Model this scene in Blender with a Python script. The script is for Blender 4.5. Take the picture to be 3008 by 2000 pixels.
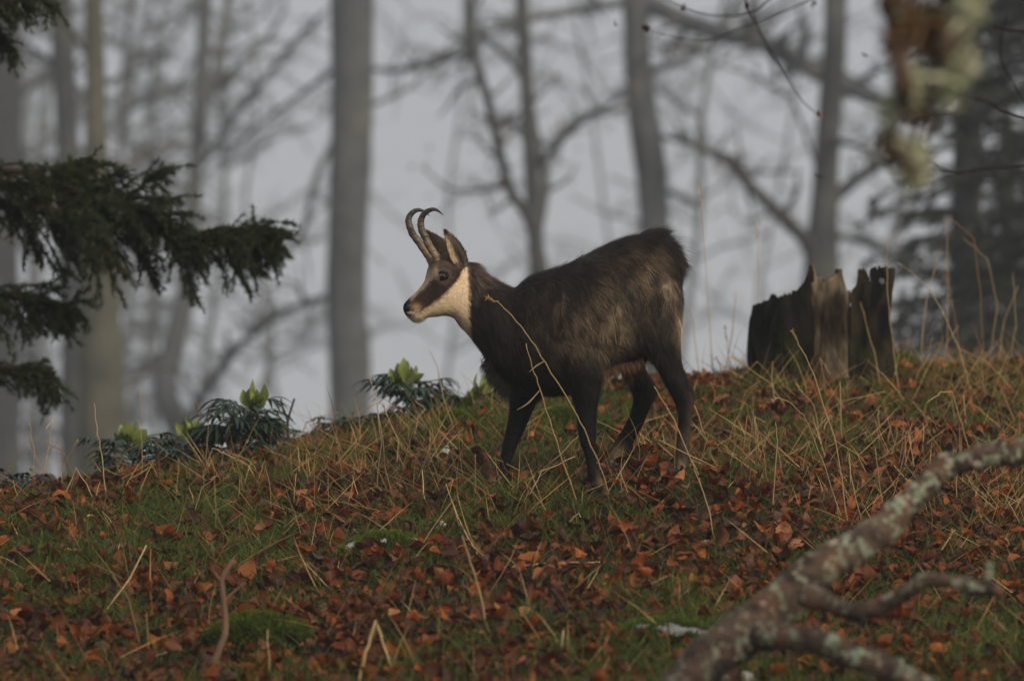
import bpy, math
import numpy as np

RNG = np.random.default_rng(11)
sc = bpy.context.scene
COL = sc.collection
for o in list(bpy.data.objects):
    bpy.data.objects.remove(o)

# ------------------------------------------------------------------ camera, sky, sun, exposure
CAM_Z, D0 = 1.6, 15.0
def P(px, py, d):
    """photo pixel + distance along the view axis -> world point"""
    return np.array([(px - 1504.0) / 1000.0 * d / D0, d, CAM_Z + (1000.0 - py) / 1000.0 * d / D0])

cam_data = bpy.data.cameras.new('camera')
cam = bpy.data.objects.new('camera', cam_data)
COL.objects.link(cam)
cam.location = (0, 0, CAM_Z)
cam.rotation_euler = (math.radians(90), 0, 0)
cam_data.sensor_fit = 'HORIZONTAL'
cam_data.sensor_width = 36.0
cam_data.lens = 36.0 * D0 / 3.008
cam_data.clip_start = 0.1
cam_data.clip_end = 2000
cam_data.dof.use_dof = True
cam_data.dof.focus_distance = D0 - 0.05
cam_data.dof.aperture_fstop = 3.6
sc.camera = cam

SUN_EL, SUN_AZ = 36.0, 38.0          # azimuth measured from behind the camera towards its right
world = bpy.data.worlds.new('World')
sc.world = world
world.use_nodes = True
nt = world.node_tree
nt.nodes.clear()
w_out = nt.nodes.new('ShaderNodeOutputWorld')
w_bg = nt.nodes.new('ShaderNodeBackground')
w_sky = nt.nodes.new('ShaderNodeTexSky')
w_sky.sky_type = 'NISHITA'
w_sky.sun_disc = False
w_sky.sun_elevation = math.radians(SUN_EL)
w_sky.sun_rotation = math.radians(180 - SUN_AZ)
w_sky.air_density = 1.0
w_sky.dust_density = 8.0
w_tc = nt.nodes.new('ShaderNodeTexCoord')
w_sep = nt.nodes.new('ShaderNodeSeparateXYZ')
w_max = nt.nodes.new('ShaderNodeMath'); w_max.operation = 'MAXIMUM'; w_max.inputs[1].default_value = 0.25
w_cmb = nt.nodes.new('ShaderNodeCombineXYZ')
w_mul = nt.nodes.new('ShaderNodeVectorMath'); w_mul.operation = 'SCALE'; w_mul.inputs['Scale'].default_value = 0.09
w_mix = nt.nodes.new('ShaderNodeMix'); w_mix.data_type = 'RGBA'
w_mix.inputs['Factor'].default_value = 0.88
w_mix.inputs['B'].default_value = (0.500, 0.521, 0.546, 1)     # even fog-grey overcast
L = nt.links.new
L(w_tc.outputs['Generated'], w_sep.inputs[0])
L(w_sep.outputs['X'], w_cmb.inputs['X']); L(w_sep.outputs['Y'], w_cmb.inputs['Y'])
L(w_sep.outputs['Z'], w_max.inputs[0]); L(w_max.outputs[0], w_cmb.inputs['Z'])
L(w_cmb.outputs[0], w_sky.inputs[0])
L(w_sky.outputs[0], w_mul.inputs[0])
L(w_mul.outputs[0], w_mix.inputs['A'])
L(w_mix.outputs['Result'], w_bg.inputs['Color'])
w_bg.inputs['Strength'].default_value = 1.0
L(w_bg.outputs[0], w_out.inputs[0])

sun_data = bpy.data.lights.new('sun', 'SUN')
sun_data.energy = 2.4
sun_data.angle = math.radians(9)
sun_data.color = (1.0, 0.84, 0.64)
sun = bpy.data.objects.new('sun', sun_data)
COL.objects.link(sun)
sun.location = (6, -8, 14)
sun.rotation_euler = (math.radians(90 - SUN_EL), 0, math.radians(SUN_AZ))

sc.view_settings.view_transform = 'Standard'
sc.view_settings.look = 'None'
sc.view_settings.exposure = 0.0
sc.view_settings.gamma = 1.0
sc.view_settings.use_curve_mapping = False
sc.cycles.use_denoising = True
sc.cycles.max_bounces = 6
sc.cycles.diffuse_bounces = 2
sc.cycles.glossy_bounces = 2
sc.cycles.transmission_bounces = 2
sc.cycles.transparent_max_bounces = 4
sc.cycles.volume_bounces = 1

# ------------------------------------------------------------------ helpers
def smooth(a, b, x):
    t = np.clip((x - a) / (b - a), 0, 1)
    return t * t * (3 - 2 * t)

def _h(ix, iy, iz, seed):
    n = (ix.astype(np.int64) * 374761393 + iy.astype(np.int64) * 668265263 + iz.astype(np.int64) * 2147483647 + seed * 974634777) & 0x7fffffff
    n = ((n ^ (n >> 13)) * 1274126177) & 0x7fffffff
    n = ((n ^ (n >> 16)) * 668265263) & 0x7fffffff
    return (n & 0xffff) / 65535.0

def vnoise(p, seed=0):
    """value noise, p (N,3) -> (N,) in 0..1"""
    p = np.asarray(p, float)
    i = np.floor(p).astype(np.int64); f = p - i
    f = f * f * (3 - 2 * f)
    r = 0
    for dx in (0, 1):
        wx = f[:, 0] if dx else 1 - f[:, 0]
        for dy in (0, 1):
            wy = f[:, 1] if dy else 1 - f[:, 1]
            for dz in (0, 1):
                wz = f[:, 2] if dz else 1 - f[:, 2]
                r = r + wx * wy * wz * _h(i[:, 0] + dx, i[:, 1] + dy, i[:, 2] + dz, seed)
    return r

def fbm(p, seed=0, octs=3):
    p = np.asarray(p, float); a, s, t = 0.5, 0, 0
    for k in range(octs):
        s = s + a * vnoise(p * 2 ** k, seed + k * 17); t += a; a *= 0.5
    return s / t

def nrm(v):
    v = np.asarray(v, float)
    return v / np.maximum(np.linalg.norm(v, axis=-1, keepdims=True), 1e-9)

ORIGIN = {}
class MB:
    """collects geometry in world coordinates, built as ONE mesh object"""
    def __init__(s):
        s.v, s.f, s.c, s.n = [], [], [], 0
    def add(s, v, faces, c):
        v = np.asarray(v, float).reshape(-1, 3)
        s.v.append(v)
        for f in faces:
            f = np.asarray(f)
            if len(f):
                s.f.append(f + s.n)
        c = np.asarray(c, float)
        s.c.append(np.broadcast_to(c, (len(v), 3)) if c.ndim == 1 else c)
        s.n += len(v)
        return s
    def mesh(s, name, mat, off=(0, 0, 0), smooth_shade=True):
        v = np.concatenate(s.v) - np.asarray(off, float)
        c = np.concatenate(s.c)
        me = bpy.data.meshes.new(name)
        me.vertices.add(len(v)); me.vertices.foreach_set('co', v.astype(np.float32).ravel())
        idx = np.concatenate([f.ravel() for f in s.f])
        tot = np.concatenate([np.full(len(f), f.shape[1]) for f in s.f])
        st = np.concatenate([[0], np.cumsum(tot)[:-1]])
        me.loops.add(len(idx)); me.loops.foreach_set('vertex_index', idx.astype(np.int32))
        me.polygons.add(len(tot)); me.polygons.foreach_set('loop_start', st.astype(np.int32))
        me.update(calc_edges=True)
        a = me.attributes.new('Col', 'FLOAT_COLOR', 'POINT')
        a.data.foreach_set('color', np.concatenate([c, np.ones((len(c), 1))], 1).astype(np.float32).ravel())
        me.polygons.foreach_set('use_smooth', np.full(len(tot), smooth_shade))
        me.materials.append(mat)
        me.validate()
        return me
    def build(s, name, mat, parent=None, smooth_shade=True, origin=None):
        off = ORIGIN[parent.name] if parent is not None else (np.zeros(3) if origin is None else np.asarray(origin, float))
        o = bpy.data.objects.new(name, s.mesh(name, mat, off, smooth_shade))
        COL.objects.link(o)
        if parent is not None:
            o.parent = parent
        else:
            o.location = off
        ORIGIN[o.name] = np.asarray(off, float)
        return o

def thing(name, label, cat, loc, group=None):
    o = bpy.data.objects.new(name, None)
    COL.objects.link(o)
    o.empty_display_size = 0.1
    o.location = loc
    ORIGIN[o.name] = np.asarray(loc, float)
    tag(o, label, cat, group)
    return o

def tag(o, label=None, cat=None, group=None, kind=None):
    if label: o['label'] = label
    if cat: o['category'] = cat
    if group: o['group'] = group
    if kind: o['kind'] = kind
    return o

def catmull(pts, n):
    pts = np.asarray(pts, float)
    p = np.vstack([2 * pts[0] - pts[1], pts, 2 * pts[-1] - pts[-2]])
    out = []
    for i in range(1, len(p) - 2):
        t = np.linspace(0, 1, n, endpoint=False)[:, None]
        a, b, c, d = p[i - 1], p[i], p[i + 1], p[i + 2]
        out.append(0.5 * (2 * b + (c - a) * t + (2 * a - 5 * b + 4 * c - d) * t ** 2 + (3 * b - a - 3 * c + d) * t ** 3))
    out.append(pts[-1][None])
    return np.vstack(out)

def tube(mb, pts, rad, col, seg=6, rough=0.0, seed=0, cap=True):
    pts = np.asarray(pts, float); n = len(pts)
    rad = np.broadcast_to(np.asarray(rad, float), (n,))
    tan = np.gradient(pts, axis=0); tan = nrm(tan)
    up = np.array([0, 0, 1.0]) if abs(tan[0, 2]) < 0.8 else np.array([1.0, 0, 0])
    u = nrm(np.cross(tan[0], up)); us = []
    for k in range(n):
        u = u - tan[k] * np.dot(u, tan[k]); u = u / max(np.linalg.norm(u), 1e-9); us.append(u)
    us = np.array(us); ws = np.cross(tan, us)
    th = np.linspace(0, 2 * np.pi, seg, endpoint=False)
    ring = us[:, None, :] * np.cos(th)[None, :, None] + ws[:, None, :] * np.sin(th)[None, :, None]
    v = pts[:, None, :] + ring * rad[:, None, None]
    if rough:
        q = v.reshape(-1, 3) / max(rad.max() * 1.4, 1e-4)
        k = 1 + rough * (fbm(q, seed, 3) - 0.5) * 2
        v = pts[:, None, :] + ring * (rad[:, None] * k.reshape(n, seg))[:, :, None]
    v = v.reshape(-1, 3)
    i = np.arange(n - 1)[:, None] * seg; j = np.arange(seg)[None]; j2 = (j + 1) % seg
    f = np.stack([i + j, i + j2, i + seg + j2, i + seg + j], -1).reshape(-1, 4)
    fs = [f]
    if cap:
        v = np.vstack([v, pts[0], pts[-1]])
        a = np.arange(seg); b = (a + 1) % seg
        fs.append(np.stack([b, a, np.full(seg, n * seg)], -1))
        fs.append(np.stack([(n - 1) * seg + a, (n - 1) * seg + b, np.full(seg, n * seg + 1)], -1))
    c = np.asarray(col, float)
    if c.ndim == 2:
        c = np.repeat(c, seg, 0)
        if cap: c = np.vstack([c, c[0], c[-1]])
    mb.add(v, fs, c)

def strands(mb, root, d, nor, length, width, bend, col_root, col_tip, segs=2, taper=True):
    """flat tapering blades: root (N,3), direction d, side = d x nor, bend vector added quadratically"""
    N = len(root)
    length = np.broadcast_to(length, (N,)); width = np.broadcast_to(width, (N,))
    side = nrm(np.cross(d, nor))
    vs, cs = [], []
    for k in range(segs):
        t = k / segs
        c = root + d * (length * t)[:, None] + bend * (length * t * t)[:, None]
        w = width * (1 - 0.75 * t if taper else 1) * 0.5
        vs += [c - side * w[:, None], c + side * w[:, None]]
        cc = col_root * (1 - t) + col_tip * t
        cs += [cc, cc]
    vs.append(root + d * length[:, None] + bend * length[:, None]); cs.append(np.broadcast_to(col_tip, (N, 3)))
    m = 2 * segs + 1
    v = np.stack(vs, 1).reshape(-1, 3)
    c = np.stack([np.broadcast_to(x, (N, 3)) for x in cs], 1).reshape(-1, 3)
    b = np.arange(N)[:, None] * m
    fs = []
    if segs > 1:
        k = np.arange(segs - 1)[None] * 2
        fs.append(np.stack([b + k, b + k + 1, b + k + 3, b + k + 2], -1).reshape(-1, 4))
    q = 2 * (segs - 1)
    fs.append(np.concatenate([b + q, b + q + 1, b + q + 2], 1))
    mb.add(v, fs, c)

def material(name, rough=0.7, spec=0.4, var=0.35, scale=40.0, bump=0.0, bscale=None, translucent=0.0, stretch=None, coat=0.0, tint2=None, tint_scale=6.0, tint_amt=0.0):
    m = bpy.data.materials.new(name); m.use_nodes = True
    t = m.node_tree; n = t.nodes; n.clear(); L = t.links.new
    out = n.new('ShaderNodeOutputMaterial'); b = n.new('ShaderNodeBsdfPrincipled')
    b.inputs['Roughness'].default_value = rough
    b.inputs['Specular IOR Level'].default_value = spec
    b.inputs['Coat Weight'].default_value = coat
    b.inputs['Coat Roughness'].default_value = 0.12
    at = n.new('ShaderNodeAttribute'); at.attribute_name = 'Col'
    geo = n.new('ShaderNodeTexCoord')
    mp = n.new('ShaderNodeMapping'); L(geo.outputs['Object'], mp.inputs['Vector'])
    if stretch: mp.inputs['Scale'].default_value = stretch
    nz = n.new('ShaderNodeTexNoise'); nz.inputs['Scale'].default_value = scale; nz.inputs['Detail'].default_value = 5
    nz.inputs['Roughness'].default_value = 0.65
    L(mp.outputs[0], nz.inputs['Vector'])
    mr = n.new('ShaderNodeMapRange'); mr.inputs['From Min'].default_value = 0.25; mr.inputs['From Max'].default_value = 0.75
    mr.inputs['To Min'].default_value = 1 - var; mr.inputs['To Max'].default_value = 1 + var
    L(nz.outputs['Fac'], mr.inputs['Value'])
    mul = n.new('ShaderNodeVectorMath'); mul.operation = 'SCALE'
    base = at.outputs['Color']
    if tint2 is not None:
        n2 = n.new('ShaderNodeTexNoise'); n2.inputs['Scale'].default_value = tint_scale; n2.inputs['Detail'].default_value = 6
        n2.inputs['Roughness'].default_value = 0.7
        L(mp.outputs[0], n2.inputs['Vector'])
        r2 = n.new('ShaderNodeMapRange'); r2.inputs['From Min'].default_value = 0.52; r2.inputs['From Max'].default_value = 0.60
        r2.inputs['To Max'].default_value = tint_amt
        L(n2.outputs['Fac'], r2.inputs['Value'])
        mx = n.new('ShaderNodeMix'); mx.data_type = 'RGBA'
        L(r2.outputs[0], mx.inputs['Factor']); L(base, mx.inputs['A']); mx.inputs['B'].default_value = (*tint2, 1)
        base = mx.outputs['Result']
    L(base, mul.inputs[0]); L(mr.outputs[0], mul.inputs['Scale'])
    L(mul.outputs[0], b.inputs['Base Color'])
    if bump:
        bn = n.new('ShaderNodeTexNoise'); bn.inputs['Scale'].default_value = bscale or scale; bn.inputs['Detail'].default_value = 6
        L(mp.outputs[0], bn.inputs['Vector'])
        bp = n.new('ShaderNodeBump'); bp.inputs['Strength'].default_value = bump; bp.inputs['Distance'].default_value = 0.01
        L(bn.outputs['Fac'], bp.inputs['Height']); L(bp.outputs[0], b.inputs['Normal'])
    if translucent:
        tr = n.new('ShaderNodeBsdfTranslucent'); L(mul.outputs[0], tr.inputs['Color'])
        mxs = n.new('ShaderNodeMixShader'); mxs.inputs[0].default_value = translucent
        L(b.outputs[0], mxs.inputs[1]); L(tr.outputs[0], mxs.inputs[2]); L(mxs.outputs[0], out.inputs['Surface'])
    else:
        L(b.outputs[0], out.inputs['Surface'])
    return m

M = dict(
    soil=material('soil', 0.95, 0.2, 0.5, 30, 0.6, 60),
    leaf=material('dead_leaf', 0.42, 0.20, 0.55, 55, 0.35, 120, translucent=0.15),
    grass=material('green_grass', 0.5, 0.18, 0.25, 25, translucent=0.25),
    straw=material('dry_straw', 0.55, 0.35, 0.25, 60, translucent=0.12),
    bark=material('beech_bark', 0.9, 0.2, 0.35, 3.0, 0.5, 12, tint2=(0.115, 0.120, 0.085), tint_scale=0.8, tint_amt=0.45),
    twig=material('twig_bark', 0.9, 0.2, 0.3, 20),
    limb=material('fallen_limb_bark', 0.85, 0.25, 0.5, 28, 0.9, 50, tint2=(0.10, 0.055, 0.035), tint_scale=9, tint_amt=0.6),
    lichen=material('lichen', 0.95, 0.1, 0.3, 60, 0.5, 90),
    needle=material('spruce_needle', 0.6, 0.3, 0.3, 30),
    moss=material('moss', 0.9, 0.15, 0.4, 25, translucent=0.15),
    rock=material('limestone', 0.85, 0.3, 0.35, 22, 0.8, 30),
    hell=material('hellebore_leaf', 0.45, 0.45, 0.25, 30, translucent=0.15),
    wood=material('rotten_wood', 0.95, 0.05, 0.55, 26, 1.0, 34, stretch=(1, 1, 0.12)),
    skin=material('chamois_coat', 0.85, 0.08, 0.35, 90, 0.3, 120),
    fur=material('chamois_fur', 0.6, 0.16, 0.25, 40),
    horn=material('horn', 0.38, 0.5, 0.4, 90, 0.5, 130, stretch=(0.4, 0.4, 1)),
    eye=material('eye', 0.05, 0.6, 0.1, 20, coat=1.0),
    hoof=material('hoof', 0.5, 0.4, 0.3, 60),
)

def limb_material():
    m = bpy.data.materials.new('fallen_limb_bark'); m.use_nodes = True
    t = m.node_tree; n = t.nodes; n.clear(); L = t.links.new
    out = n.new('ShaderNodeOutputMaterial'); b = n.new('ShaderNodeBsdfPrincipled'); L(b.outputs[0], out.inputs[0])
    b.inputs['Roughness'].default_value = 0.8; b.inputs['Specular IOR Level'].default_value = 0.25
    tc = n.new('ShaderNodeTexCoord')
    def noise(scale, detail=6, rough=0.65):
        z = n.new('ShaderNodeTexNoise'); z.inputs['Scale'].default_value = scale; z.inputs['Detail'].default_value = detail; z.inputs['Roughness'].default_value = rough
        L(tc.outputs['Object'], z.inputs['Vector']); return z.outputs['Fac']
    def ramp(f, a, b_):
        r = n.new('ShaderNodeMapRange'); r.inputs['From Min'].default_value = a; r.inputs['From Max'].default_value = b_; L(f, r.inputs['Value']); return r.outputs[0]
    def mix(f, a, col):
        x = n.new('ShaderNodeMix'); x.data_type = 'RGBA'; L(f, x.inputs['Factor'])
        if isinstance(a, tuple): x.inputs['A'].default_value = (*a, 1)
        else: L(a, x.inputs['A'])
        x.inputs['B'].default_value = (*col, 1); return x.outputs['Result']
    c = mix(ramp(noise(11, 8, 0.75), 0.42, 0.60), (0.024, 0.016, 0.012), (0.120, 0.080, 0.055))
    c = mix(ramp(noise(9, 4), 0.56, 0.66), c, (0.130, 0.062, 0.036))
    c = mix(ramp(noise(60, 5), 0.60, 0.68), c, (0.020, 0.014, 0.012))
    c = mix(ramp(noise(17, 8, 0.75), 0.57, 0.60), c, (0.19, 0.21, 0.14))
    c = mix(ramp(noise(30, 8, 0.75), 0.575, 0.60), c, (0.30, 0.30, 0.21))
    L(c, b.inputs['Base Color'])
    bp = n.new('ShaderNodeBump'); bp.inputs['Strength'].default_value = 1.0; bp.inputs['Distance'].default_value = 0.012; L(noise(45, 8), bp.inputs['Height']); L(bp.outputs[0], b.inputs['Normal'])
    return m
M['limb'] = limb_material()

# ------------------------------------------------------------------ the ground
_rp = np.array([(-1500, 1640, 15.2), (-800, 1540, 15.6), (0, 1408, 16.0), (150, 1405, 16.1), (300, 1365, 16.3), (500, 1335, 16.6), (700, 1300, 16.9),
                (950, 1272, 17.2), (1200, 1215, 17.3), (1400, 1165, 17.4), (1600, 1135, 17.6), (1800, 1108, 17.9), (2050, 1082, 18.2),
                (2300, 1062, 18.6), (2700, 1048, 19.0), (3008, 1050, 19.2), (3800, 990, 20.0), (4800, 930, 21.0)], float)
_rx = (_rp[:, 0] - 1504) / 1000 * _rp[:, 2] / D0
_rz = (1000 - _rp[:, 1]) / 1000 * _rp[:, 2] / D0
_gx = np.linspace(-4.5, 6, 600)
_k = np.exp(-0.5 * (np.arange(-40, 41) / 12.0) ** 2); _k /= _k.sum()
_gz = np.convolve(np.pad(np.interp(_gx, _rx, _rz), 40, 'edge'), _k, 'valid')
_gy = np.convolve(np.pad(np.interp(_gx, _rx, _rp[:, 2]), 40, 'edge'), _k, 'valid')
FEET = []       # (x, y, z correction)
def ground_z(x, y, detail=True):
    x = np.asarray(x, float); y = np.asarray(y, float)
    zr = np.interp(x, _gx, _gz); yr = np.interp(x, _gx, _gy)
    t = y - yr
    front = 0.125 * (np.sqrt(t * t + 0.78 ** 2) - 0.78)
    g = np.sqrt(t * t + 4.0) - 2.0
    back = 0.22 * g - 0.15 * np.maximum(0, g - 45)
    front = np.where(y < 9, front - 0.06 * np.maximum(0, 9 - y) * 0.6, front)
    z = CAM_Z + zr - 0.058 - np.where(t < 0, front, back)
    if detail:
        p = np.stack([x.ravel(), y.ravel(), np.zeros(x.size)], 1)
        z = z + ((fbm(p * 2.2, 3, 3) - 0.5) * 0.04).reshape(x.shape)
        for fx, fy, dz in FEET:
            z = z + dz * np.exp(-(((x - fx) / 0.24) ** 2 + ((y - fy) / 0.40) ** 2))
    return z
foot_px = [(1748, 1437, -0.085), (1465, 1426, 0.085), (1996, 1391, -0.08), (1795, 1379, 0.08)]
_A = np.zeros((4, 4)); _b = np.zeros(4); _fp = []
for i, (a, b, dy) in enumerate(foot_px):
    w = P(a, b, D0 + dy); w[0] = (a - 1504) / 1000; w[2] = CAM_Z + (1000 - b) / 1000
    _fp.append(w)
for i in range(4):
    for j in range(4):
        _A[i, j] = math.exp(-(((_fp[i][0] - _fp[j][0]) / 0.24) ** 2 + ((_fp[i][1] - _fp[j][1]) / 0.40) ** 2))
    _b[i] = _fp[i][2] - float(ground_z(np.array([_fp[i][0]]), np.array([_fp[i][1]]))[0])
_s = np.linalg.solve(_A, _b)
FEET = [(_fp[i][0], _fp[i][1], _s[i]) for i in range(4)]

def ground_hit(px, py):
    """where the view ray through a photo pixel meets the ground in front of the crest"""
    d = np.linspace(9.5, 20.5, 1200)
    w = np.stack([P(px, py, k) for k in d])
    g = ground_z(w[:, 0], w[:, 1])
    hit = np.where(w[:, 2] <= g)[0]
    if len(hit) == 0:
        k = int(np.argmin(w[:, 2] - g))
    else:
        k = hit[0]
    return np.array([w[k, 0], w[k, 1], g[k]])

def ground_at(x, y):
    return float(ground_z(np.array([x]), np.array([y]))[0])

def ground_normal(x, y):
    e = 0.03
    zx = (ground_z(x + e, y) - ground_z(x - e, y)) / (2 * e)
    zy = (ground_z(x, y + e) - ground_z(x, y - e)) / (2 * e)
    return nrm(np.stack([-zx, -zy, np.ones_like(zx)], -1))

xs = np.concatenate([-np.geomspace(300, 3.4, 28), np.arange(-3.3, 3.7, 0.045), np.geomspace(3.75, 300, 28)])
ys = np.concatenate([np.linspace(-18, 9, 28), np.arange(9.1, 21, 0.045), np.geomspace(21.1, 640, 54)])
gx, gy = np.meshgrid(xs, ys)
gz = ground_z(gx, gy)
v = np.stack([gx, gy, gz], -1).reshape(-1, 3)
nx, ny = len(xs), len(ys)
ii = np.arange(ny - 1)[:, None] * nx + np.arange(nx - 1)[None]
f = np.stack([ii, ii + 1, ii + nx + 1, ii + nx], -1).reshape(-1, 4)
nz_ = fbm(v * [1.6, 1.6, 0] + [5, 5, 0], 40, 4)[:, None]
gc = np.array([0.022, 0.013, 0.008]) * (1 - smooth(0.4, 0.6, nz_)) + np.array([0.024, 0.024, 0.010]) * smooth(0.4, 0.6, nz_)
ground = tag(MB().add(v, [f], gc).build('ground', M['soil']), kind='structure')

# ------------------------------------------------------------------ background trees in the fog
def spray(mb, pts, rads, col, rng, spacing, lfrac, droop=0.0, level=1, seg=4, up=0.25):
    """recursive twigs along a limb"""
    pts = np.asarray(pts); L_ = np.linalg.norm(np.diff(pts, axis=0), axis=1).sum()
    n = max(2, int(L_ / spacing))
    for k in range(n):
        t = rng.uniform(0.12, 1.0); i = min(int(t * (len(pts) - 1)), len(pts) - 2); fr = t * (len(pts) - 1) - i
        p = pts[i] * (1 - fr) + pts[i + 1] * fr
        tg = nrm(pts[i + 1] - pts[i])
        d = nrm(tg * rng.uniform(0.3, 1.0) + nrm(rng.normal(size=3) * [1, 0.8, 0.7]) * 1.0 + np.array([0, 0, up - droop]))
        ln = L_ * lfrac * rng.uniform(0.45, 1.15) * (1.15 - 0.6 * t)
        r0 = max(0.006, (rads[0] * (1 - t) + rads[-1] * t) * rng.uniform(0.35, 0.6))
        m = 4
        q = [p]
        for s in range(m):
            d = nrm(d + rng.normal(size=3) * 0.28 + np.array([0, 0, -droop * 0.25]))
            q.append(q[-1] + d * ln / m)
        q = np.array(q)
        tube(mb, q, np.linspace(r0, r0 * 0.3, m + 1), col, seg if level > 1 else 3, cap=False)
        if level > 1:
            spray(mb, q, (r0, r0 * 0.3), col, rng, spacing * 0.55, lfrac * 1.0, droop, level - 1, 3, up)

def bgtree(name, label, d, trunk, limbs, col, seed, twigs=1.0, top=-700, group=None, cat='tree', leaves=0):
    """trunk: [(px,py,half-width px)] top to bottom; limbs: [([(px,py),...], w0, w1, depth drift m)]"""
    rng = np.random.default_rng(seed)
    col = np.array(col)
    k = d / D0 / 1000
    tp = [P(a, b, d + rng.normal() * 0.05) for a, b, _ in trunk]
    tr = [w * k for _, _, w in trunk]
    # continue the trunk upwards and down to the soil
    up = nrm(tp[0] - tp[1]); up = nrm(up * [0.5, 0.5, 1])
    hi = [tp[0] + up * h for h in (2.2, 4.4, 6.5)][::-1]
    hr = [tr[0] * q for q in (0.86, 0.7, 0.45)][::-1]
    base = tp[-1].copy()
    gzv = ground_at(base[0], base[1])
    n_lo = 4
    lo = [np.array([base[0] + (tp[-1][0] - tp[-2][0]) * 0.15 * j / n_lo, base[1], base[2] + (gzv - 0.25 - base[2]) * j / n_lo]) for j in range(1, n_lo + 1)]
    lr = [tr[-1] * q for q in (1.03, 1.07, 1.14, 1.55)]
    pts = np.array(hi + tp + lo)[::-1]; rr = np.array(hr + tr + lr)[::-1]
    q = catmull(np.concatenate([pts, rr[:, None]], 1), 7)
    root = thing(name, label, cat, (q[0, 0], q[0, 1], gzv), group)
    mb = MB()
    tube(mb, q[:, :3], np.maximum(q[:, 3], 0.01), col, 18, 0.10, seed)
    mb.build('trunk', M['bark'], root)
    for li, (path, w0, w1, drift) in enumerate(limbs):
        n = len(path)
        pp = np.array([P(a, b, d + drift * i / max(1, n - 1)) for i, (a, b) in enumerate(path)])
        pp = catmull(pp, 6)
        rad = np.linspace(w0 * k, w1 * k, len(pp))
        lb = MB()
        tube(lb, pp, rad, col, 9, 0.18, seed + li)
        if twigs:
            spray(lb, pp, (rad[0], rad[-1]), col * 0.9, rng, 0.22 / twigs, 0.30, 0.08, 2)
        lb.build('branch', M['bark'], root)
    # crown limbs above the picture
    for j in range(5):
        a = rng.uniform(0, 2 * np.pi); i0 = int(len(q) * rng.uniform(0.86, 0.97))
        st = q[min(i0, len(q) - 2), :3]
        dirn = nrm(np.array([math.cos(a), math.sin(a), rng.uniform(0.35, 0.9)]))
        ln = rng.uniform(1.6, 3.4)
        pp = catmull(np.array([st, st + dirn * ln * 0.4, st + dirn * ln * 0.75 + [0, 0, 0.25], st + dirn * ln + [0, 0, 0.7]]), 4)
        rad = np.linspace(max(q[i0, 3] * 0.45, 0.03), 0.015, len(pp))
        lb = MB(); tube(lb, pp, rad, col, 6)
        spray(lb, pp, (rad[0], rad[-1]), col * 0.9, rng, 0.6, 0.28, 0.02, 1)
        lb.build('branch', M['bark'], root)
    if leaves:
        mbl = MB(); N = leaves
        allp = np.concatenate([catmull(np.array([P(a, b, d + drift * i / max(1, len(path) - 1)) for i, (a, b) in enumerate(path)]), 6) for path, _, _, drift in limbs])
        c = allp[rng.integers(0, len(allp), N)] + rng.normal(size=(N, 3)) * 0.22
        strands(mbl, c, nrm(rng.normal(size=(N, 3)) + [0, 0, -0.7]), nrm(rng.normal(size=(N, 3))), 0.09, 0.055, np.zeros((N, 3)),
                np.array([0.20, 0.09, 0.04]), np.array([0.22, 0.10, 0.045]), 2)
        lv = mbl.build('withered_leaves', M['leaf'], root); lv['kind'] = 'stuff'
    return root

GREY = (0.088, 0.095, 0.099); DGREY = (0.048, 0.051, 0.053); MOSSY = (0.090, 0.087, 0.066)
bgtree('beech_tree', 'thick straight pale grey beech trunk rising behind the horns of the animal', 78,
       [(1036, -60, 64), (1036, 120, 63), (1034, 330, 61), (1024, 620, 60), (1018, 900, 61), (1030, 1200, 63)],
       [([(975, 430), (930, 520), (885, 690), (800, 765), (772, 830), (800, 930), (792, 1050), (760, 1160)], 11, 5, -3),
        ([(970, 215), (880, 280), (760, 370), (640, 480)], 9, 3, 3),
        ([(1095, 205), (1190, 200), (1330, 145), (1390, 90)], 8, 3, -2),
        ([(1090, 310), (1200, 260), (1330, 160), (1480, 120)], 7, 3, 2),
        ([(965, 870), (860, 905), (760, 955), (690, 1040), (600, 1160)], 11, 5, 4)], GREY, 1, 0.9)
bgtree('beech_tree', 'grey beech trunk kinking to one side behind the rump, long limb arching away', 84,
       [(1868, -60, 40), (1870, 120, 41), (1880, 260, 42), (1895, 380, 46), (1915, 520, 46), (1924, 700, 42), (1930, 950, 42)],
       [([(1905, 10), (2010, 60), (2130, 100), (2240, 125), (2350, 190), (2480, 250), (2600, 305), (2700, 350)], 30, 22, -4),
        ([(1840, 10), (1700, 30), (1560, 55), (1450, 90), (1400, 110)], 15, 7, -3),
        ([(1900, 215), (2010, 175), (2090, 125), (2160, 110)], 12, 9, 2),
        ([(1880, 290), (1800, 330), (1700, 345), (1640, 430), (1590, 480), (1560, 500)], 10, 5, -2),
        ([(1935, 400), (2060, 430), (2200, 500), (2350, 505)], 9, 4, -3),
        ([(1950, 560), (2020, 590), (2060, 620)], 8, 4, 2)], GREY, 2, 1.0, leaves=160)
bgtree('beech_tree', 'grey beech trunk with a rising side fork standing right behind the rotten stump', 72,
       [(2456, -60, 34), (2452, 120, 34), (2440, 300, 36), (2428, 480, 37), (2420, 640, 42), (2414, 760, 52), (2412, 900, 55)],
       [([(2400, 770), (2350, 690), (2270, 610), (2200, 540), (2150, 470), (2060, 440), (1990, 400)], 24, 8, -2),
        ([(2440, 590), (2500, 540), (2560, 490), (2600, 400)], 22, 10, 2),
        ([(2450, 690), (2560, 720), (2660, 780), (2760, 830)], 12, 8, 2),
        ([(2425, 410), (2520, 430), (2620, 460)], 9, 4, -2),
        ([(2410, 520), (2330, 300), (2310, 280), (2200, 220), (2110, 190)], 6, 3, -2)], (0.056, 0.059, 0.060), 3, 1.0, leaves=120)
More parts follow.
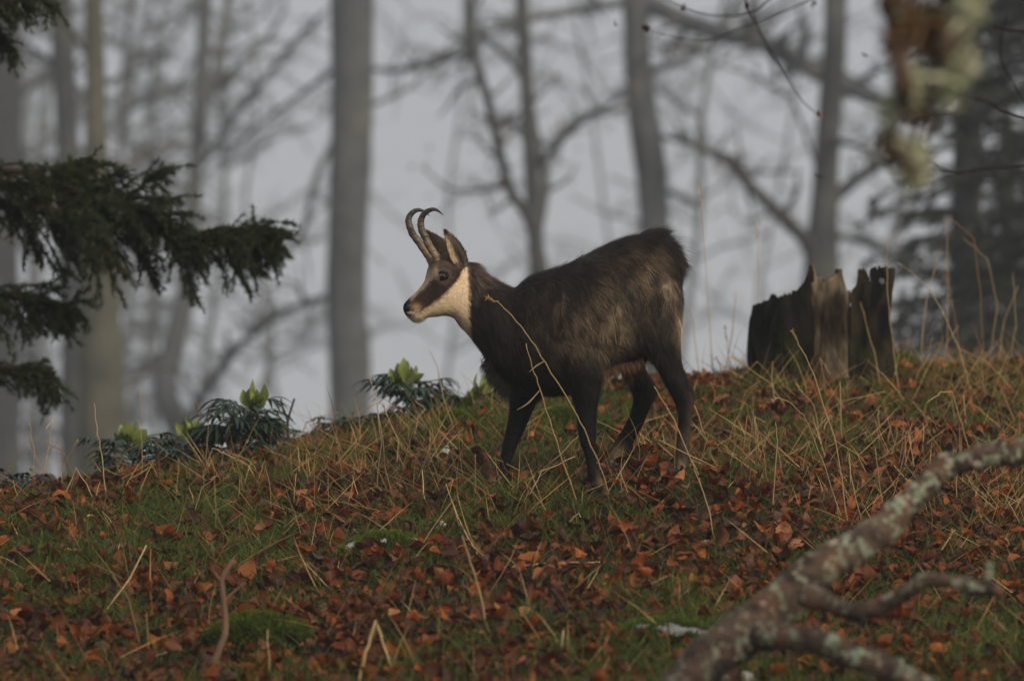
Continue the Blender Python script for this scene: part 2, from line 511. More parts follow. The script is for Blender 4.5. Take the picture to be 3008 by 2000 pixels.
bgtree('young_tree', 'slim grey tree splitting into a narrow V above the back of the animal', 66,
       [(1572, 690, 24), (1580, 760, 27), (1586, 900, 30), (1586, 1050, 32)],
       [([(1570, 700), (1540, 620), (1498, 560), (1480, 500), (1462, 420), (1440, 320), (1410, 220), (1385, 140), (1378, 0), (1370, -120)], 18, 12, -2),
        ([(1575, 700), (1592, 610), (1602, 520), (1580, 430), (1555, 300), (1530, 220), (1470, 150), (1400, 90)], 17, 8, 1),
        ([(1490, 545), (1400, 560), (1320, 555), (1240, 490)], 8, 3, 2),
        ([(1590, 475), (1640, 420), (1720, 350), (1800, 300), (1840, 250)], 9, 4, -2),
        ([(1460, 380), (1500, 362), (1560, 355)], 7, 3, 1),
        ([(1390, 160), (1330, 170), (1230, 200), (1130, 215)], 8, 4, 2)], (0.068, 0.072, 0.073), 4, 0.9, leaves=60)
bgtree('forked_tree', 'slender leaning grey tree forking low above the hellebore plants', 90,
       [(590, 300, 22), (575, 480, 22), (568, 640, 24), (545, 860, 29), (510, 1020, 32), (488, 1140, 33), (520, 1260, 36), (530, 1330, 38)],
       [([(590, 320), (630, 230), (650, 120), (670, 0), (690, -120)], 18, 9, 2),
        ([(575, 500), (640, 420), (700, 330), (780, 230), (860, 130), (960, 30)], 13, 6, -2),
        ([(610, 280), (700, 190), (790, 110), (840, 20)], 12, 6, 2),
        ([(540, 1250), (600, 1160), (660, 1060), (740, 985), (860, 900)], 14, 8, -3),
        ([(500, 1080), (420, 1070), (340, 1100)], 9, 4, 2),
        ([(570, 560), (500, 520), (420, 440), (330, 400)], 9, 4, -2)], GREY, 5, 1.1, leaves=80)
bgtree('beech_tree', 'broad mossy grey trunk behind the dark spruce bough', 62,
       [(275, -60, 27), (280, 200, 29), (282, 420, 33), (285, 700, 52), (290, 900, 62), (300, 1100, 66), (300, 1330, 70)],
       [([(300, 520), (380, 480), (480, 430), (560, 420)], 10, 4, 2),
        ([(250, 150), (180, 60), (100, 20), (20, -20)], 10, 4, -2),
        ([(355, 1150), (440, 1090), (530, 1080)], 9, 4, 2)], MOSSY, 6, 1.0)
bgtree('beech_tree', 'thin upright dark grey trunk close beside the broad mossy trunk', 80,
       [(175, -60, 34), (185, 150, 33), (195, 350, 34), (205, 560, 36), (212, 800, 38), (215, 1000, 38)],
       [([(165, 200), (100, 150), (30, 130), (-60, 60)], 11, 5, 1),
        ([(210, 320), (300, 250), (420, 200), (520, 150)], 10, 4, 2)], DGREY, 7, 1.2)
bgtree('beech_tree', 'dim dark trunk at the misty wood edge behind the spruce twigs', 95,
       [(10, -60, 50), (15, 200, 50), (5, 500, 54), (0, 900, 58), (5, 1200, 60)],
       [([(40, 300), (110, 240), (210, 200), (330, 100)], 12, 5, 1),
        ([(40, 520), (130, 470), (260, 440), (360, 330)], 11, 5, 2),
        ([(40, 1000), (120, 960), (200, 940)], 11, 5, 2)], DGREY, 8, 1.3)
far_specs = [(430, 330, 13, 9), (2640, 300, 18, 9), (80, 300, 20, 12), (2980, 280, 22, 9), (130, 170, 16, 16), (400, 200, 13, 16), (350, 115, 13, 15), (640, 150, 10, 14), (2070, 140, 10, 13), (1330, 190, 6, 15), (2280, 180, 6, 15), (1760, 200, 6, 14), (760, 210, 7, 15)]
far_labels = ['faint far tree in fog behind the slender forked tree', "hazy distant tree in fog beyond the stump's holed end", 'dim far trunk in fog between the dark trunks over the spruce bough', 'hazy far trunk in fog behind the dark conifers', 'misty many-branched tree under the lowest spruce twigs', 'misty branchy tree between the broad mossy trunk and the forked tree', 'twiggy grey tree in mist right beside the broad mossy trunk', 'thin twiggy tree in mist just past the forked tree', 'twiggy misty tree between the kinked trunk and the stump', 'thin twiggy tree in mist between the thick beech and the V-shaped tree', "slight twiggy tree in mist above the stump's sharp spike", 'slender misty tree between the V-shaped tree and the kinked trunk', 'slender misty tree between the forked tree and the thick beech trunk']
for i, (px, d, hw, nlimb) in enumerate(far_specs):
    r = np.random.default_rng(100 + i)
    limbs = []
    lean = r.uniform(-90, 90); wob = r.uniform(-40, 40, 5)
    tx = lambda yy: px + lean * (600 - yy) / 700 + np.interp(yy, [-60, 300, 600, 900, 1250], wob)
    for j in range(nlimb):
        y0 = r.uniform(60, 1320 if nlimb > 12 else 1180); s = r.choice([-1, 1]); ln = r.uniform(140, 420); b0 = tx(y0)
        limbs.append(([(b0, y0), (b0 + s * ln * 0.35, y0 - ln * 0.18), (b0 + s * ln * 0.7, y0 - ln * r.uniform(0.1, 0.6)), (b0 + s * ln, y0 - ln * r.uniform(0.15, 0.9))], hw * 0.5, 3, r.uniform(-3, 3)))
    bgtree('distant_tree', far_labels[i], d, [(tx(y_), y_, hw * (0.75 + 0.4 * (y_ + 60) / 1300)) for y_ in (-60, 300, 600, 900, 1250)],
           limbs, GREY, 100 + i, 0.35 if nlimb < 12 else 0.75, group='faint distant trees in the fog')

def conifer(label, px, d, base_py, top_z, w, seed, rmax, co=1.0):
    rng = np.random.default_rng(seed)
    b = P(px, base_py, d); gzv = ground_at(b[0], b[1])
    root = thing('conifer_tree', label, 'tree', (b[0], b[1], gzv), 'dark conifers at the wood edge')
    n = 14; zz = np.linspace(gzv - 0.2, top_z, n)
    pts = np.stack([b[0] + rng.normal(size=n) * 0.02, np.full(n, b[1]), zz], 1)
    k = d / D0 / 1000
    mb = MB(); tube(mb, pts, np.linspace(w * k * 1.25, w * k * 0.45, n), DGREY, 14, 0.1, seed); mb.build('trunk', M['bark'], root)
    z = max(gzv + 1.2, CAM_Z - 3.5)
    roots, dirs, lens = [], [], []
    wood = MB()
    while z < top_z - 0.2:
        for j in range(rng.integers(4, 8)):
            a = rng.uniform(0, 2 * np.pi); f = 1 - (z - gzv) / (top_z - gzv)
            ln = rmax * (0.25 + 0.75 * f) * rng.uniform(0.6, 1.1)
            dirn = np.array([math.cos(a), math.sin(a), 0.12])
            st = np.array([b[0], b[1], z + rng.uniform(-0.12, 0.12)]); dq = rng.uniform(0.1, 0.5)
            pp = catmull(np.array([st, st + dirn * ln * 0.5 - [0, 0, ln * dq * 0.35], st + dirn * ln - [0, 0, ln * dq]]), 5)
            tube(wood, pp, np.linspace(0.022, 0.005, len(pp)), DGREY, 4, cap=False)
            side = np.array([-dirn[1], dirn[0], 0])
            for q in range(int(ln / (0.09 * co))):
                t = rng.uniform(0.15, 1); i = min(int(t * (len(pp) - 1)), len(pp) - 2)
                p = pp[i] + (pp[i + 1] - pp[i]) * rng.random()
                s = rng.choice([-1, 1]); d2 = nrm(dirn * 0.7 + side * s * 0.8 + np.array([0, 0, rng.uniform(-0.9, 0.1)]))
                l2 = ln * 0.32 * (1.2 - 0.7 * t) * rng.uniform(0.6, 1.2)
                m = int(l2 / (0.012 * co ** 1.5)) + 2
                tt = rng.random(m)[:, None]
                roots.append(p + d2 * l2 * tt - np.array([0, 0, 0.12]) * l2 * tt ** 2); dirs.append(nrm(d2 * 0.7 + rng.normal(size=(m, 3)) * 0.55 + [0, 0, -0.3]))
                lens.append(rng.uniform(0.05, 0.12, m) * co)
        z += rng.uniform(0.14, 0.26) * co
    wood.build('branches', M['twig'], root)['kind'] = 'stuff'
    rt = np.concatenate(roots); dr = np.concatenate(dirs); ln = np.concatenate(lens); N = len(rt)
    nd = MB(); strands(nd, rt, dr, nrm(rng.normal(size=(N, 3))), ln, 0.026 * co, np.zeros((N, 3)), np.array([0.016, 0.020, 0.011]), np.array([0.026, 0.034, 0.018]), 1)
    nd.build('needles', M['needle'], root)['kind'] = 'stuff'
conifer('dark conifer with stout trunk in mist beyond the stump', 2840, 44, 1000, 7.5, 56, 201, 1.5)
conifer('shadowy conifer whose boughs fill the gap beside the stout-trunked one', 3060, 40, 1000, 8.5, 40, 202, 1.7)
conifer('smaller drooping conifer in mist between stump and stout-trunked conifer', 2650, 58, 1000, 2.2, 26, 203, 1.5)

conifer('dim conifer in mist at the wood edge above the dark spruce bough', -60, 105, 1000, 9.5, 30, 204, 3.0, 2.2)
conifer('blurred dark conifer top in mist behind the twigs of the forked tree', 455, 150, 1000, 11.0, 12, 205, 2.2, 2.4)
conifer('misty conifer filling the far wood behind the stout-trunked conifer', 2960, 70, 1000, 8.0, 30, 206, 2.2, 1.7)

# ------------------------------------------------------------------ rotten stump
def build_stump():
    d = 18.15
    k = d / D0 / 1000
    out = np.array([(2205, 905), (2223, 895), (2277, 877), (2325, 859), (2338, 842), (2350, 823), (2365, 797), (2375, 781), (2386, 805), (2401, 830), (2426, 825),
                    (2440, 815), (2455, 801), (2468, 794), (2475, 823), (2480, 855), (2495, 856), (2502, 841), (2507, 797), (2521, 790), (2532, 808), (2538, 838),
                    (2543, 828), (2544, 796), (2586, 789), (2612, 791), (2621, 812)], float)
    cx = P(2412, 1075, d); base = np.array([cx[0], cx[1], ground_at(cx[0], cx[1]) - 0.06])
    root = thing('rotten_stump', 'rotten hollow tree stump with jagged shards on the grassy crest', 'stump', (base[0], base[1], base[2] + 0.06))
    R_ = 207 * k
    def shard(name, th0, th1, col, rad_off, seed, hole=False, tilt=0.0, hfun=None, label=None, n=150, m=50):
        th = np.linspace(th0, th1, n)
        px = 2412 + np.cos(th) * 207
        hh = (1000 - (np.interp(px, out[:, 0], out[:, 1]) if hfun is None else hfun(px))) * k + CAM_Z
        hh = hh + (fbm(np.stack([th * 40, th * 0, th * 0], 1), seed, 2) - 0.5) * 0.020 + (fbm(np.stack([th * 150, th * 0, th * 0], 1), seed + 2, 2) - 0.5) * 0.018
        s = np.linspace(0, 1, m)
        V = np.zeros((m, n, 3))
        for j in range(m):
            z = base[2] + (hh - base[2]) * s[j]
            hrel = z - base[2]
            flare = 1 + 0.12 * np.exp(-hrel / 0.05) + 0.02 * np.sin(hrel * 14 + th * 2)
            rr = (R_ + rad_off) * flare
            q = np.stack([th * 3.2, th * 0 + seed, z * 5.5], 1)
            rr = rr + (fbm(q, seed, 4) - 0.5) * 0.10 * (0.4 + 0.6 * np.abs(np.sin(th))) + tilt * s[j]
            xx = np.cos(th) * rr
            V[j, :, 0] = base[0] + xx
            V[j, :, 1] = base[1] - np.sin(th) * rr * 0.85
            V[j, :, 2] = z
        v = V.reshape(-1, 3)
        i = np.arange(m - 1)[:, None] * n + np.arange(n - 1)[None]
        f = np.stack([i, i + 1, i + n + 1, i + n], -1).reshape(-1, 4)
        if hole:
            c = v[f].mean(1); h = P(2586, 827, d)
            keep = ((c[:, 0] - h[0]) / 0.015) ** 2 + ((c[:, 2] - h[2]) / 0.016) ** 2 > 1
            f = f[keep]
        nn = fbm(v * [16, 16, 6], seed + 5, 5)[:, None]; mossn = smooth(0.5, 0.62, fbm(v * 9, seed + 9, 4))[:, None]
        hz = smooth(0.02, 0.22, v[:, 2:3] - base[2] - 0.06)
        c = np.array(col[0]) * (1 - smooth(0.35, 0.65, nn)) + np.array(col[1]) * smooth(0.35, 0.65, nn)
        c = c * (1 - mossn * (1 - hz * 0.8) * 0.8) + np.array([0.026, 0.032, 0.009]) * mossn * (1 - hz * 0.8) * 0.8
        o = MB().add(v, [f], c).build(name, M['wood'], root)
        md = o.modifiers.new('thickness', 'SOLIDIFY'); md.thickness = 0.010 if hole else 0.026; md.offset = 1 if th1 > th0 else -1
        if label: o['label'] = label
        return o
    DK = ((0.003, 0.003, 0.003), (0.013, 0.011, 0.009)); PALE = ((0.035, 0.025, 0.016), (0.17, 0.135, 0.095))
    shard('shard', math.pi * 1.02, math.pi * 0.548, DK, 0.0, 3, label='dark left slab of the stump with a sharp spike')
    shard('shard', math.pi * 0.560, math.pi * 0.375, PALE, -0.030, 8, label='pale bare inner wood in the middle of the stump', n=110)
    shard('shard', math.pi * 0.385, -0.03 * math.pi, ((0.004, 0.004, 0.003), (0.026, 0.021, 0.013)), 0.004, 14, hole=True, label='dark right slab of the stump pierced by a hole', n=200, m=80)
    shard('back_wall', -0.02 * math.pi, -0.99 * math.pi, DK, -0.01, 21, hfun=lambda px: 905 + 40 * np.sin(px * 0.06) + np.abs(px - 2412) * 0.02)
    return root, base
stump, stump_base = build_stump()

# ------------------------------------------------------------------ rocks and moss
def rock(name, label, cat, px, py, wpx, hpx, seed, moss_amt, col=(0.30, 0.29, 0.27), depth=0.8, group=None):
    g = ground_hit(px, py); rng = np.random.default_rng(seed)
    k = g[1] / D0 / 1000
    n, m = 36, 18
    u = np.linspace(0, 2 * np.pi, n, endpoint=False); w = np.linspace(0.02, np.pi * 0.62, m)
    U, W = np.meshgrid(u, w)
    dirn = np.stack([np.cos(U) * np.sin(W), np.sin(U) * np.sin(W), np.cos(W)], -1).reshape(-1, 3)
    r = 1 + (fbm(dirn * 1.4 + seed, seed, 4) - 0.5) * 0.7
    v = dirn * r[:, None] * [wpx * k / 2, wpx * k / 2 * depth, hpx * k] + g
    i = np.arange(m - 1)[:, None] * n; j = np.arange(n)[None]; j2 = (j + 1) % n
    f = np.stack([i + j, i + n + j, i + n + j2, i + j2], -1).reshape(-1, 4)
    top = np.stack([np.arange(n), (np.arange(n) + 1) % n, np.full(n, n * m)], -1)
    v = np.vstack([v, v[:n].mean(0)])
    c = np.array(col) * (0.6 + 0.8 * fbm(v * 25, seed + 3, 3))[:, None]
    mz = smooth(0.26, 0.32, 0.30 + 0.42 * moss_amt - fbm(nrm((v - g) / [wpx * k / 2, wpx * k / 2 * depth, hpx * k]) * 2.4 + 3, seed + 8, 3) + 0.28 + (moss_amt > 0.99)) * (moss_amt > 0)
    c = c * (1 - mz[:, None]) + np.array([0.022, 0.032, 0.008]) * mz[:, None]
    root = thing(name, label, cat, g, group)
    MB().add(v, [f, top], c).build('stone', M['rock'], root)
    if moss_amt:
        N = int(11000 * moss_amt * max(0.3, wpx / 250))
        a = rng.uniform(0, 2 * np.pi, N); b = np.arccos(rng.uniform(math.cos(np.pi * 0.6), 1, N))
        dd = np.stack([np.cos(a) * np.sin(b), np.sin(a) * np.sin(b), np.cos(b)], -1)
        keep = fbm(dd * 2.4 + 3, seed + 8, 3) < 0.30 + 0.42 * moss_amt + (moss_amt > 0.99)
        dd = dd[keep]; N = len(dd)
        rr = 1 + (fbm(dd * 1.4 + seed, seed, 4) - 0.5) * 0.7
        p = dd * rr[:, None] * [wpx * k / 2, wpx * k / 2 * depth, hpx * k] + g
        nn = nrm(dd + rng.normal(size=(N, 3)) * 0.55 + [0, 0, 0.3])
        sh = (0.55 + 0.9 * fbm(p * 30, seed + 1, 2))[:, None]
        mb = MB(); strands(mb, p - nn * 0.004, nn, nrm(rng.normal(size=(N, 3))), rng.uniform(0.010, 0.024, N), 0.0062, np.zeros((N, 3)),
                           np.array([0.028, 0.042, 0.008]) * sh, np.array([0.105, 0.145, 0.020]) * sh, 1)
        mb.build('moss', M['moss'], root)['kind'] = 'stuff'
    return root
rock('mossy_rock', 'rounded stone wholly covered in bright green moss beside the forked stick', 'rock', 770, 1900, 330, 85, 31, 1.0, depth=0.7)
rock('mossy_rock', 'low stone with patchy moss and white lichen spots among leaves', 'rock', 1130, 1625, 260, 60, 32, 0.62)
rock('pale_rock', 'small pale limestone edge poking out of the turf beyond the patchy mossy stone', 'rock', 1285, 1560, 90, 34, 33, 0.25, (0.34, 0.32, 0.28))
rock('pale_rock', 'arched pale grey stone beside the lichened fallen limb', 'rock', 1960, 1880, 330, 62, 34, 0.62, (0.17, 0.175, 0.185))
rock('pale_rock', 'small whitish stone in front of the mossy hummock by the forelegs', 'rock', 1312, 1345, 70, 36, 35, 0.2, (0.42, 0.42, 0.42))
rock('pale_rock', 'smooth whitish stone lying under the fallen limb', 'rock', 2165, 2010, 110, 40, 36, 0.0, (0.30, 0.28, 0.27))
rock('mossy_rock', 'bright green mossy hummock just ahead of the animal\'s forelegs', 'moss', 1330, 1285, 170, 70, 37, 1.0)
rock('mossy_rock', 'dark mossy rock on the crest behind the animal\'s chest', 'rock', 1440, 1195, 170, 58, 38, 0.7, (0.05, 0.045, 0.04))
rock('mossy_rock', 'mossy lump seen beneath the animal between its front legs', 'moss', 1640, 1262, 130, 60, 39, 1.0, (0.12, 0.11, 0.09))
rock('mossy_rock', 'small moss cushion seen under the belly near the hind legs', 'moss', 1770, 1290, 120, 48, 40, 1.0)
rock('mossy_rock', 'moss cushion at the foot of the stump on its holed side', 'moss', 2640, 1062, 110, 62, 41, 1.0)
rock('mossy_rock', 'low moss bank on the crest beyond the stump', 'moss', 2880, 1060, 190, 26, 42, 1.0)

# ------------------------------------------------------------------ the chamois
def Q(px, py, dy=0.0):
    return np.array([(px - 1504) / 1000, D0 + dy, CAM_Z + (1000 - py) / 1000])

def loft(mb, secs, sub=5, seg=28, e=0.92):
    """secs rows: tx,ty,bx,by,ry(mm),dy(mm)"""
    s = catmull(np.array(secs, float), sub)
    th = np.linspace(0, 2 * np.pi, seg, endpoint=False)
    ct = np.sign(np.cos(th)) * np.abs(np.cos(th)) ** e; st = np.sign(np.sin(th)) * np.abs(np.sin(th)) ** e
    cx, cy = (s[:, 0] + s[:, 2]) / 2, (s[:, 1] + s[:, 3]) / 2
    hx, hy = (s[:, 0] - s[:, 2]) / 2, (s[:, 1] - s[:, 3]) / 2
    px = cx[:, None] + hx[:, None] * ct; py = cy[:, None] + hy[:, None] * ct
    dy = (s[:, 5][:, None] + s[:, 4][:, None] * st) / 1000
    v = np.stack([(px - 1504) / 1000, D0 + dy, CAM_Z + (1000 - py) / 1000], -1)
    n = len(s); vv = v.reshape(-1, 3)
    i = np.arange(n - 1)[:, None] * seg; j = np.arange(seg)[None]; j2 = (j + 1) % seg
    f = np.stack([i + j, i + j2, i + seg + j2, i + seg + j], -1).reshape(-1, 4)
    vv = np.vstack([vv, v[0].mean(0), v[-1].mean(0)])
    a = np.arange(seg); b = (a + 1) % seg
    f1 = np.stack([b, a, np.full(seg, n * seg)], -1); f2 = np.stack([(n - 1) * seg + a, (n - 1) * seg + b, np.full(seg, n * seg + 1)], -1)
    mb.add(vv, [f, f1, f2], (1, 1, 1))

bm_ = MB()
torso = [(1440, 880, 1430, 1030, 50, 0), (1470, 860, 1462, 1085, 78, 0), (1510, 846, 1510, 1125, 100, 0), (1560, 812, 1560, 1150, 118, 0), (1620, 794, 1620, 1160, 132, 0), (1690, 765, 1690, 1150, 142, 0),
         (1760, 730, 1760, 1100, 150, 0), (1830, 700, 1830, 1072, 150, 0), (1890, 689, 1890, 1060, 140, 0), (1940, 690, 1935, 1030, 124, 0), (1984, 725, 1972, 990, 98, 0), (2007, 782, 1994, 930, 55, 0)]
loft(bm_, torso)
neck = [(1352, 770, 1322, 915, 40, 0), (1387, 769, 1348, 952, 55, 0), (1424, 800, 1378, 985, 61, 0), (1466, 828, 1412, 1030, 76, 0), (1520, 850, 1446, 1085, 92, 0), (1590, 850, 1500, 1120, 100, 0)]
loft(bm_, neck)
head = [(1385, 800, 1360, 930, 38, 0), (1360, 756, 1338, 934, 54, 0), (1330, 741, 1316, 929, 59, 0), (1297, 748, 1296, 929, 60, 0), (1268, 772, 1278, 932, 54, 0), (1256, 816, 1260, 933, 44, 0),
        (1236, 845, 1245, 936, 36, 0), (1217, 865, 1233, 943, 32, 0), (1202, 878, 1217, 945, 28, 0), (1191, 890, 1202, 935, 23, 0), (1186, 899, 1191, 921, 13, 0)]
loft(bm_, head, 5, 30)
def leg(rows, dy, taper_dy=0.0):
    secs = [(r[1], r[0], r[2], r[0], r[3], dy + (r[4] if len(r) > 4 else 0)) for r in rows]
    loft(bm_, secs, 4, 22)
leg([(960, 1590, 1740, 40, 20), (1020, 1610, 1775, 58, 0), (1080, 1645, 1775, 54), (1115, 1660, 1764, 48), (1153, 1674, 1760, 42), (1199, 1688, 1754, 33), (1254, 1695, 1751, 27), (1285, 1699, 1750, 27), (1310, 1706, 1747, 24), (1335, 1716, 1746, 20), (1367, 1723, 1754, 20), (1400, 1723, 1764, 21), (1432, 1725, 1772, 22)], -88)
leg([(980, 1490, 1620, 40, -20), (1060, 1484, 1640, 58), (1144, 1491, 1606, 48), (1184, 1495, 1578, 40), (1220, 1494, 1561, 33), (1260, 1486, 1544, 28), (1290, 1479, 1530, 27), (1315, 1474, 1519, 24), (1345, 1468, 1508, 20), (1378, 1458, 1498, 20), (1405, 1451, 1491, 21), (1422, 1446, 1487, 22)], 88)
leg([(800, 1890, 1985, 45, 30), (860, 1862, 2004, 72, 20), (930, 1852, 2002, 80, 10), (985, 1862, 1996, 74, 0), (1034, 1890, 1995, 60, 0), (1074, 1921, 2002, 48), (1113, 1944, 2017, 38), (1145, 1962, 2033, 30), (1170, 1974, 2038, 26), (1200, 1984, 2034, 22), (1235, 1988, 2027, 19), (1290, 1985, 2024, 19), (1330, 1980, 2022, 20), (1360, 1978, 2018, 20), (1388, 1976, 2012, 20)], -84)
leg([(850, 1800, 1960, 50, -30), (930, 1790, 1970, 74, -10), (1000, 1795, 1945, 70), (1050, 1812, 1905, 56), (1080, 1822, 1898, 48), (1116, 1838, 1919, 40), (1144, 1853, 1932, 31), (1171, 1861, 1927, 27), (1202, 1856, 1911, 23), (1245, 1839, 1893, 20), (1294, 1809, 1868, 19), (1324, 1791, 1852, 20), (1352, 1774, 1834, 20), (1376, 1772, 1815, 18)], 84)
tmp = bpy.data.objects.new('tmp_body', bm_.mesh('tmp_body', M['skin']))
COL.objects.link(tmp)
rm = tmp.modifiers.new('r', 'REMESH'); rm.mode = 'VOXEL'; rm.voxel_size = 0.0065
sm = tmp.modifiers.new('s', 'SMOOTH'); sm.iterations = 5; sm.factor = 0.5
dg = bpy.context.evaluated_depsgraph_get()
ev = tmp.evaluated_get(dg)
bme = ev.to_mesh()
BV = np.zeros(len(bme.vertices) * 3, np.float32); bme.vertices.foreach_get('co', BV); BV = BV.reshape(-1, 3).astype(float)
bme.calc_loop_triangles()
BT = np.zeros(len(bme.loop_triangles) * 3, np.int32); bme.loop_triangles.foreach_get('vertices', BT); BT = BT.reshape(-1, 3)
polys4 = np.array([tuple(p.vertices) for p in bme.polygons if len(p.vertices) == 4])
polys3 = np.array([tuple(p.vertices) for p in bme.polygons if len(p.vertices) == 3]).reshape(-1, 3).astype(int)
ev.to_mesh_clear()
bpy.data.objects.remove(tmp)

HEAD_YAW = math.radians(20)
X0 = (1395 - 1504) / 1000
def head_bend(p):
    """turn the head a little towards the camera; body behind the neck stays"""
    p = np.array(p, float).reshape(-1, 3)
    x = p[:, 0]; t = smooth(0.0, 1.0, (X0 + 0.03 - x) / 0.085)
    a = HEAD_YAW * t
    xr = x - X0; xs_ = np.where(xr < 0, xr / np.cos(a), xr)
    dy = p[:, 1] - D0
    q = p.copy()
    q[:, 0] = X0 + xs_ * np.cos(a) - dy * np.sin(a)
    q[:, 1] = D0 + dy * np.cos(a) + np.minimum(xs_, 0) * np.sin(a)
    return q

def lerp(c0, c1, t):
    t = np.asarray(t)[:, None]
    return np.asarray(c0) * (1 - t) + np.asarray(c1) * t

def coat(p):
    """coat colour at an unbent body point (mirror-symmetric)"""
    m = np.array(p, float); m[:, 1] = D0 - np.abs(m[:, 1] - D0)
    ob = head_bend(m)
    x = 1504 + ob[:, 0] * 1000; y = 1000 - (ob[:, 2] - CAM_Z) * 1000
    dyv = np.abs(p[:, 1] - D0) * 1000
    g = lambda cx, cy, sx, sy: np.exp(-(((x - cx) / sx) ** 2 + ((y - cy) / sy) ** 2))
    st = fbm(np.stack([x / 26 + y / 60, y / 70 - x / 90, dyv / 50], 1), 61, 3)
    st2 = smooth(0.42, 0.62, st)
    c = np.tile(np.array([0.0145, 0.0105, 0.0085]), (len(x), 1))
    c = lerp(c, (0.055, 0.038, 0.027), 0.8 * g(1680, 880, 110, 70) * st2)
    c = lerp(c, (0.215, 0.160, 0.104), np.clip(0.92 * g(1805, 950, 72, 100) * (0.55 + 0.6 * st2), 0, 1))
    c = lerp(c, (0.120, 0.085, 0.052), np.clip(0.55 * g(1720, 960, 90, 70) * (0.4 + 0.7 * st2), 0, 1))
    c = lerp(c, (0.125, 0.085, 0.052), np.clip(0.8 * g(1895, 810, 95, 70) * st2, 0, 1))
    c = lerp(c, (0.20, 0.15, 0.10), np.clip(0.8 * g(1955, 840, 22, 40) * st2, 0, 1))
    c = lerp(c, (0.10, 0.068, 0.045), np.clip(0.5 * g(1600, 1000, 90, 60) * st2, 0, 1))
    c = lerp(c, (0.17, 0.15, 0.13), 0.5 * g(1705, 765, 26, 9))
    c = lerp(c, (0.105, 0.075, 0.058), 0.85 * g(1405, 812, 34, 40))                    # grizzled nape
    c = lerp(c, (0.009, 0.0075, 0.007), smooth(1030, 1120, y) * (1 - smooth(1750, 1790, x)))   # dark forequarters
    c = lerp(c, (0.008, 0.007, 0.0065), smooth(1075, 1150, y))
    c = lerp(c, (0.44, 0.33, 0.20), np.clip(1.0 * g(1998, 935, 20, 52), 0, 1))         # pale rump edge
    c = lerp(c, (0.42, 0.185, 0.062), np.clip(1.2 * g(1822, 1080, 40, 20) * (y < 1100) * smooth(1768, 1790, x) * smooth(72, 45, dyv), 0, 1))   # rusty belly fringe
    c = lerp(c, (0.060, 0.042, 0.030), 0.8 * smooth(2005, 2030, x) * smooth(1060, 1130, y))
    c = lerp(c, (0.075, 0.052, 0.034), 0.8 * smooth(1235, 1300, y) * smooth(1900, 1960, x) * st2)
    c = lerp(c, (0.21, 0.155, 0.095), 0.9 * g(1999, 1368, 26, 26))
    c = lerp(c, (0.19, 0.135, 0.08), 0.9 * g(1818, 1345, 26, 34))
    c = lerp(c, (0.19, 0.145, 0.10), 0.8 * g(1766, 1410, 12, 30))
    # head and throat
    hd = (x < 1395) & (y < 1040)
    Yl = np.interp(x, [1188, 1240, 1249, 1265, 1289, 1311, 1332, 1348, 1358, 1368, 1376], [915, 913, 908, 897, 878, 861, 838, 822, 800, 775, 760])
    Yu = np.interp(x, [1190, 1214, 1230, 1257, 1276, 1284, 1290], [893, 880, 863, 836, 815, 797, 780])
    nz = (fbm(np.stack([x / 6, y / 6, dyv / 6], 1), 77, 2) - 0.5) * 10
    hc = np.tile(np.array([0.034, 0.022, 0.016]), (len(x), 1))                       # dark eye stripe
    hc = lerp(hc, (0.085, 0.060, 0.043), smooth(800, 770, y))                        # crown
    blaze = smooth(5, -5, y - Yu + nz) * smooth(772, 800, y) * smooth(1293, 1280, x)
    hc = lerp(hc, (0.33, 0.25, 0.175), blaze)
    hc = lerp(hc, (0.42, 0.30, 0.17), 0.9 * g(1281, 802, 6, 14))
    r = np.hypot(x - 1305, y - 811)
    hc = lerp(hc, (0.17, 0.135, 0.115), 0.42 * np.exp(-((r - 19) / 5.0) ** 2))
    hc = lerp(hc, (0.015, 0.012, 0.010), smooth(16, 12, r))
    cream = smooth(-4, 5, y - Yl + nz)
    hc = lerp(hc, (0.78, 0.585, 0.385), cream)
    hc = lerp(hc, (0.50, 0.28, 0.12), 0.75 * cream * smooth(925, 975, y) * smooth(1300, 1330, x))
    hc = lerp(hc, (0.50, 0.30, 0.15), 0.8 * g(1222, 902, 13, 10))
    ml = np.interp(x, [1195, 1205, 1220, 1243, 1250], [924, 927, 923, 911, 908])
    hc = lerp(hc, (0.03, 0.02, 0.016), smooth(4.5, 1.5, np.abs(y - ml)) * (x < 1246))
    hc = lerp(hc, (0.012, 0.011, 0.011), smooth(1205, 1197, x + (y - 905) * 0.25) * (y < 924))
    edge = 1377 + np.interp(y, [780, 850, 960, 1000], [-4, 0, -1, 4]) + nz * 0.5
    c = np.where(hd[:, None], lerp_cols(c, hc, smooth(5, -5, x - edge)), c)
    return c
def lerp_cols(a, b, t):
    return a * (1 - t[:, None]) + b * t[:, None]

cham_base = np.array([(1740 - 1504) / 1000, D0, ground_at((1740 - 1504) / 1000, D0)])
chamois = thing('chamois', 'dark brown chamois with hooked horns and cream cheeks standing on the slope', 'chamois', cham_base)
BVb = head_bend(BV)
bcol = coat(BV)
fs = [polys4] + ([polys3] if len(polys3) else [])
body = MB().add(BVb, fs, bcol).build('body', M['skin'], chamois)

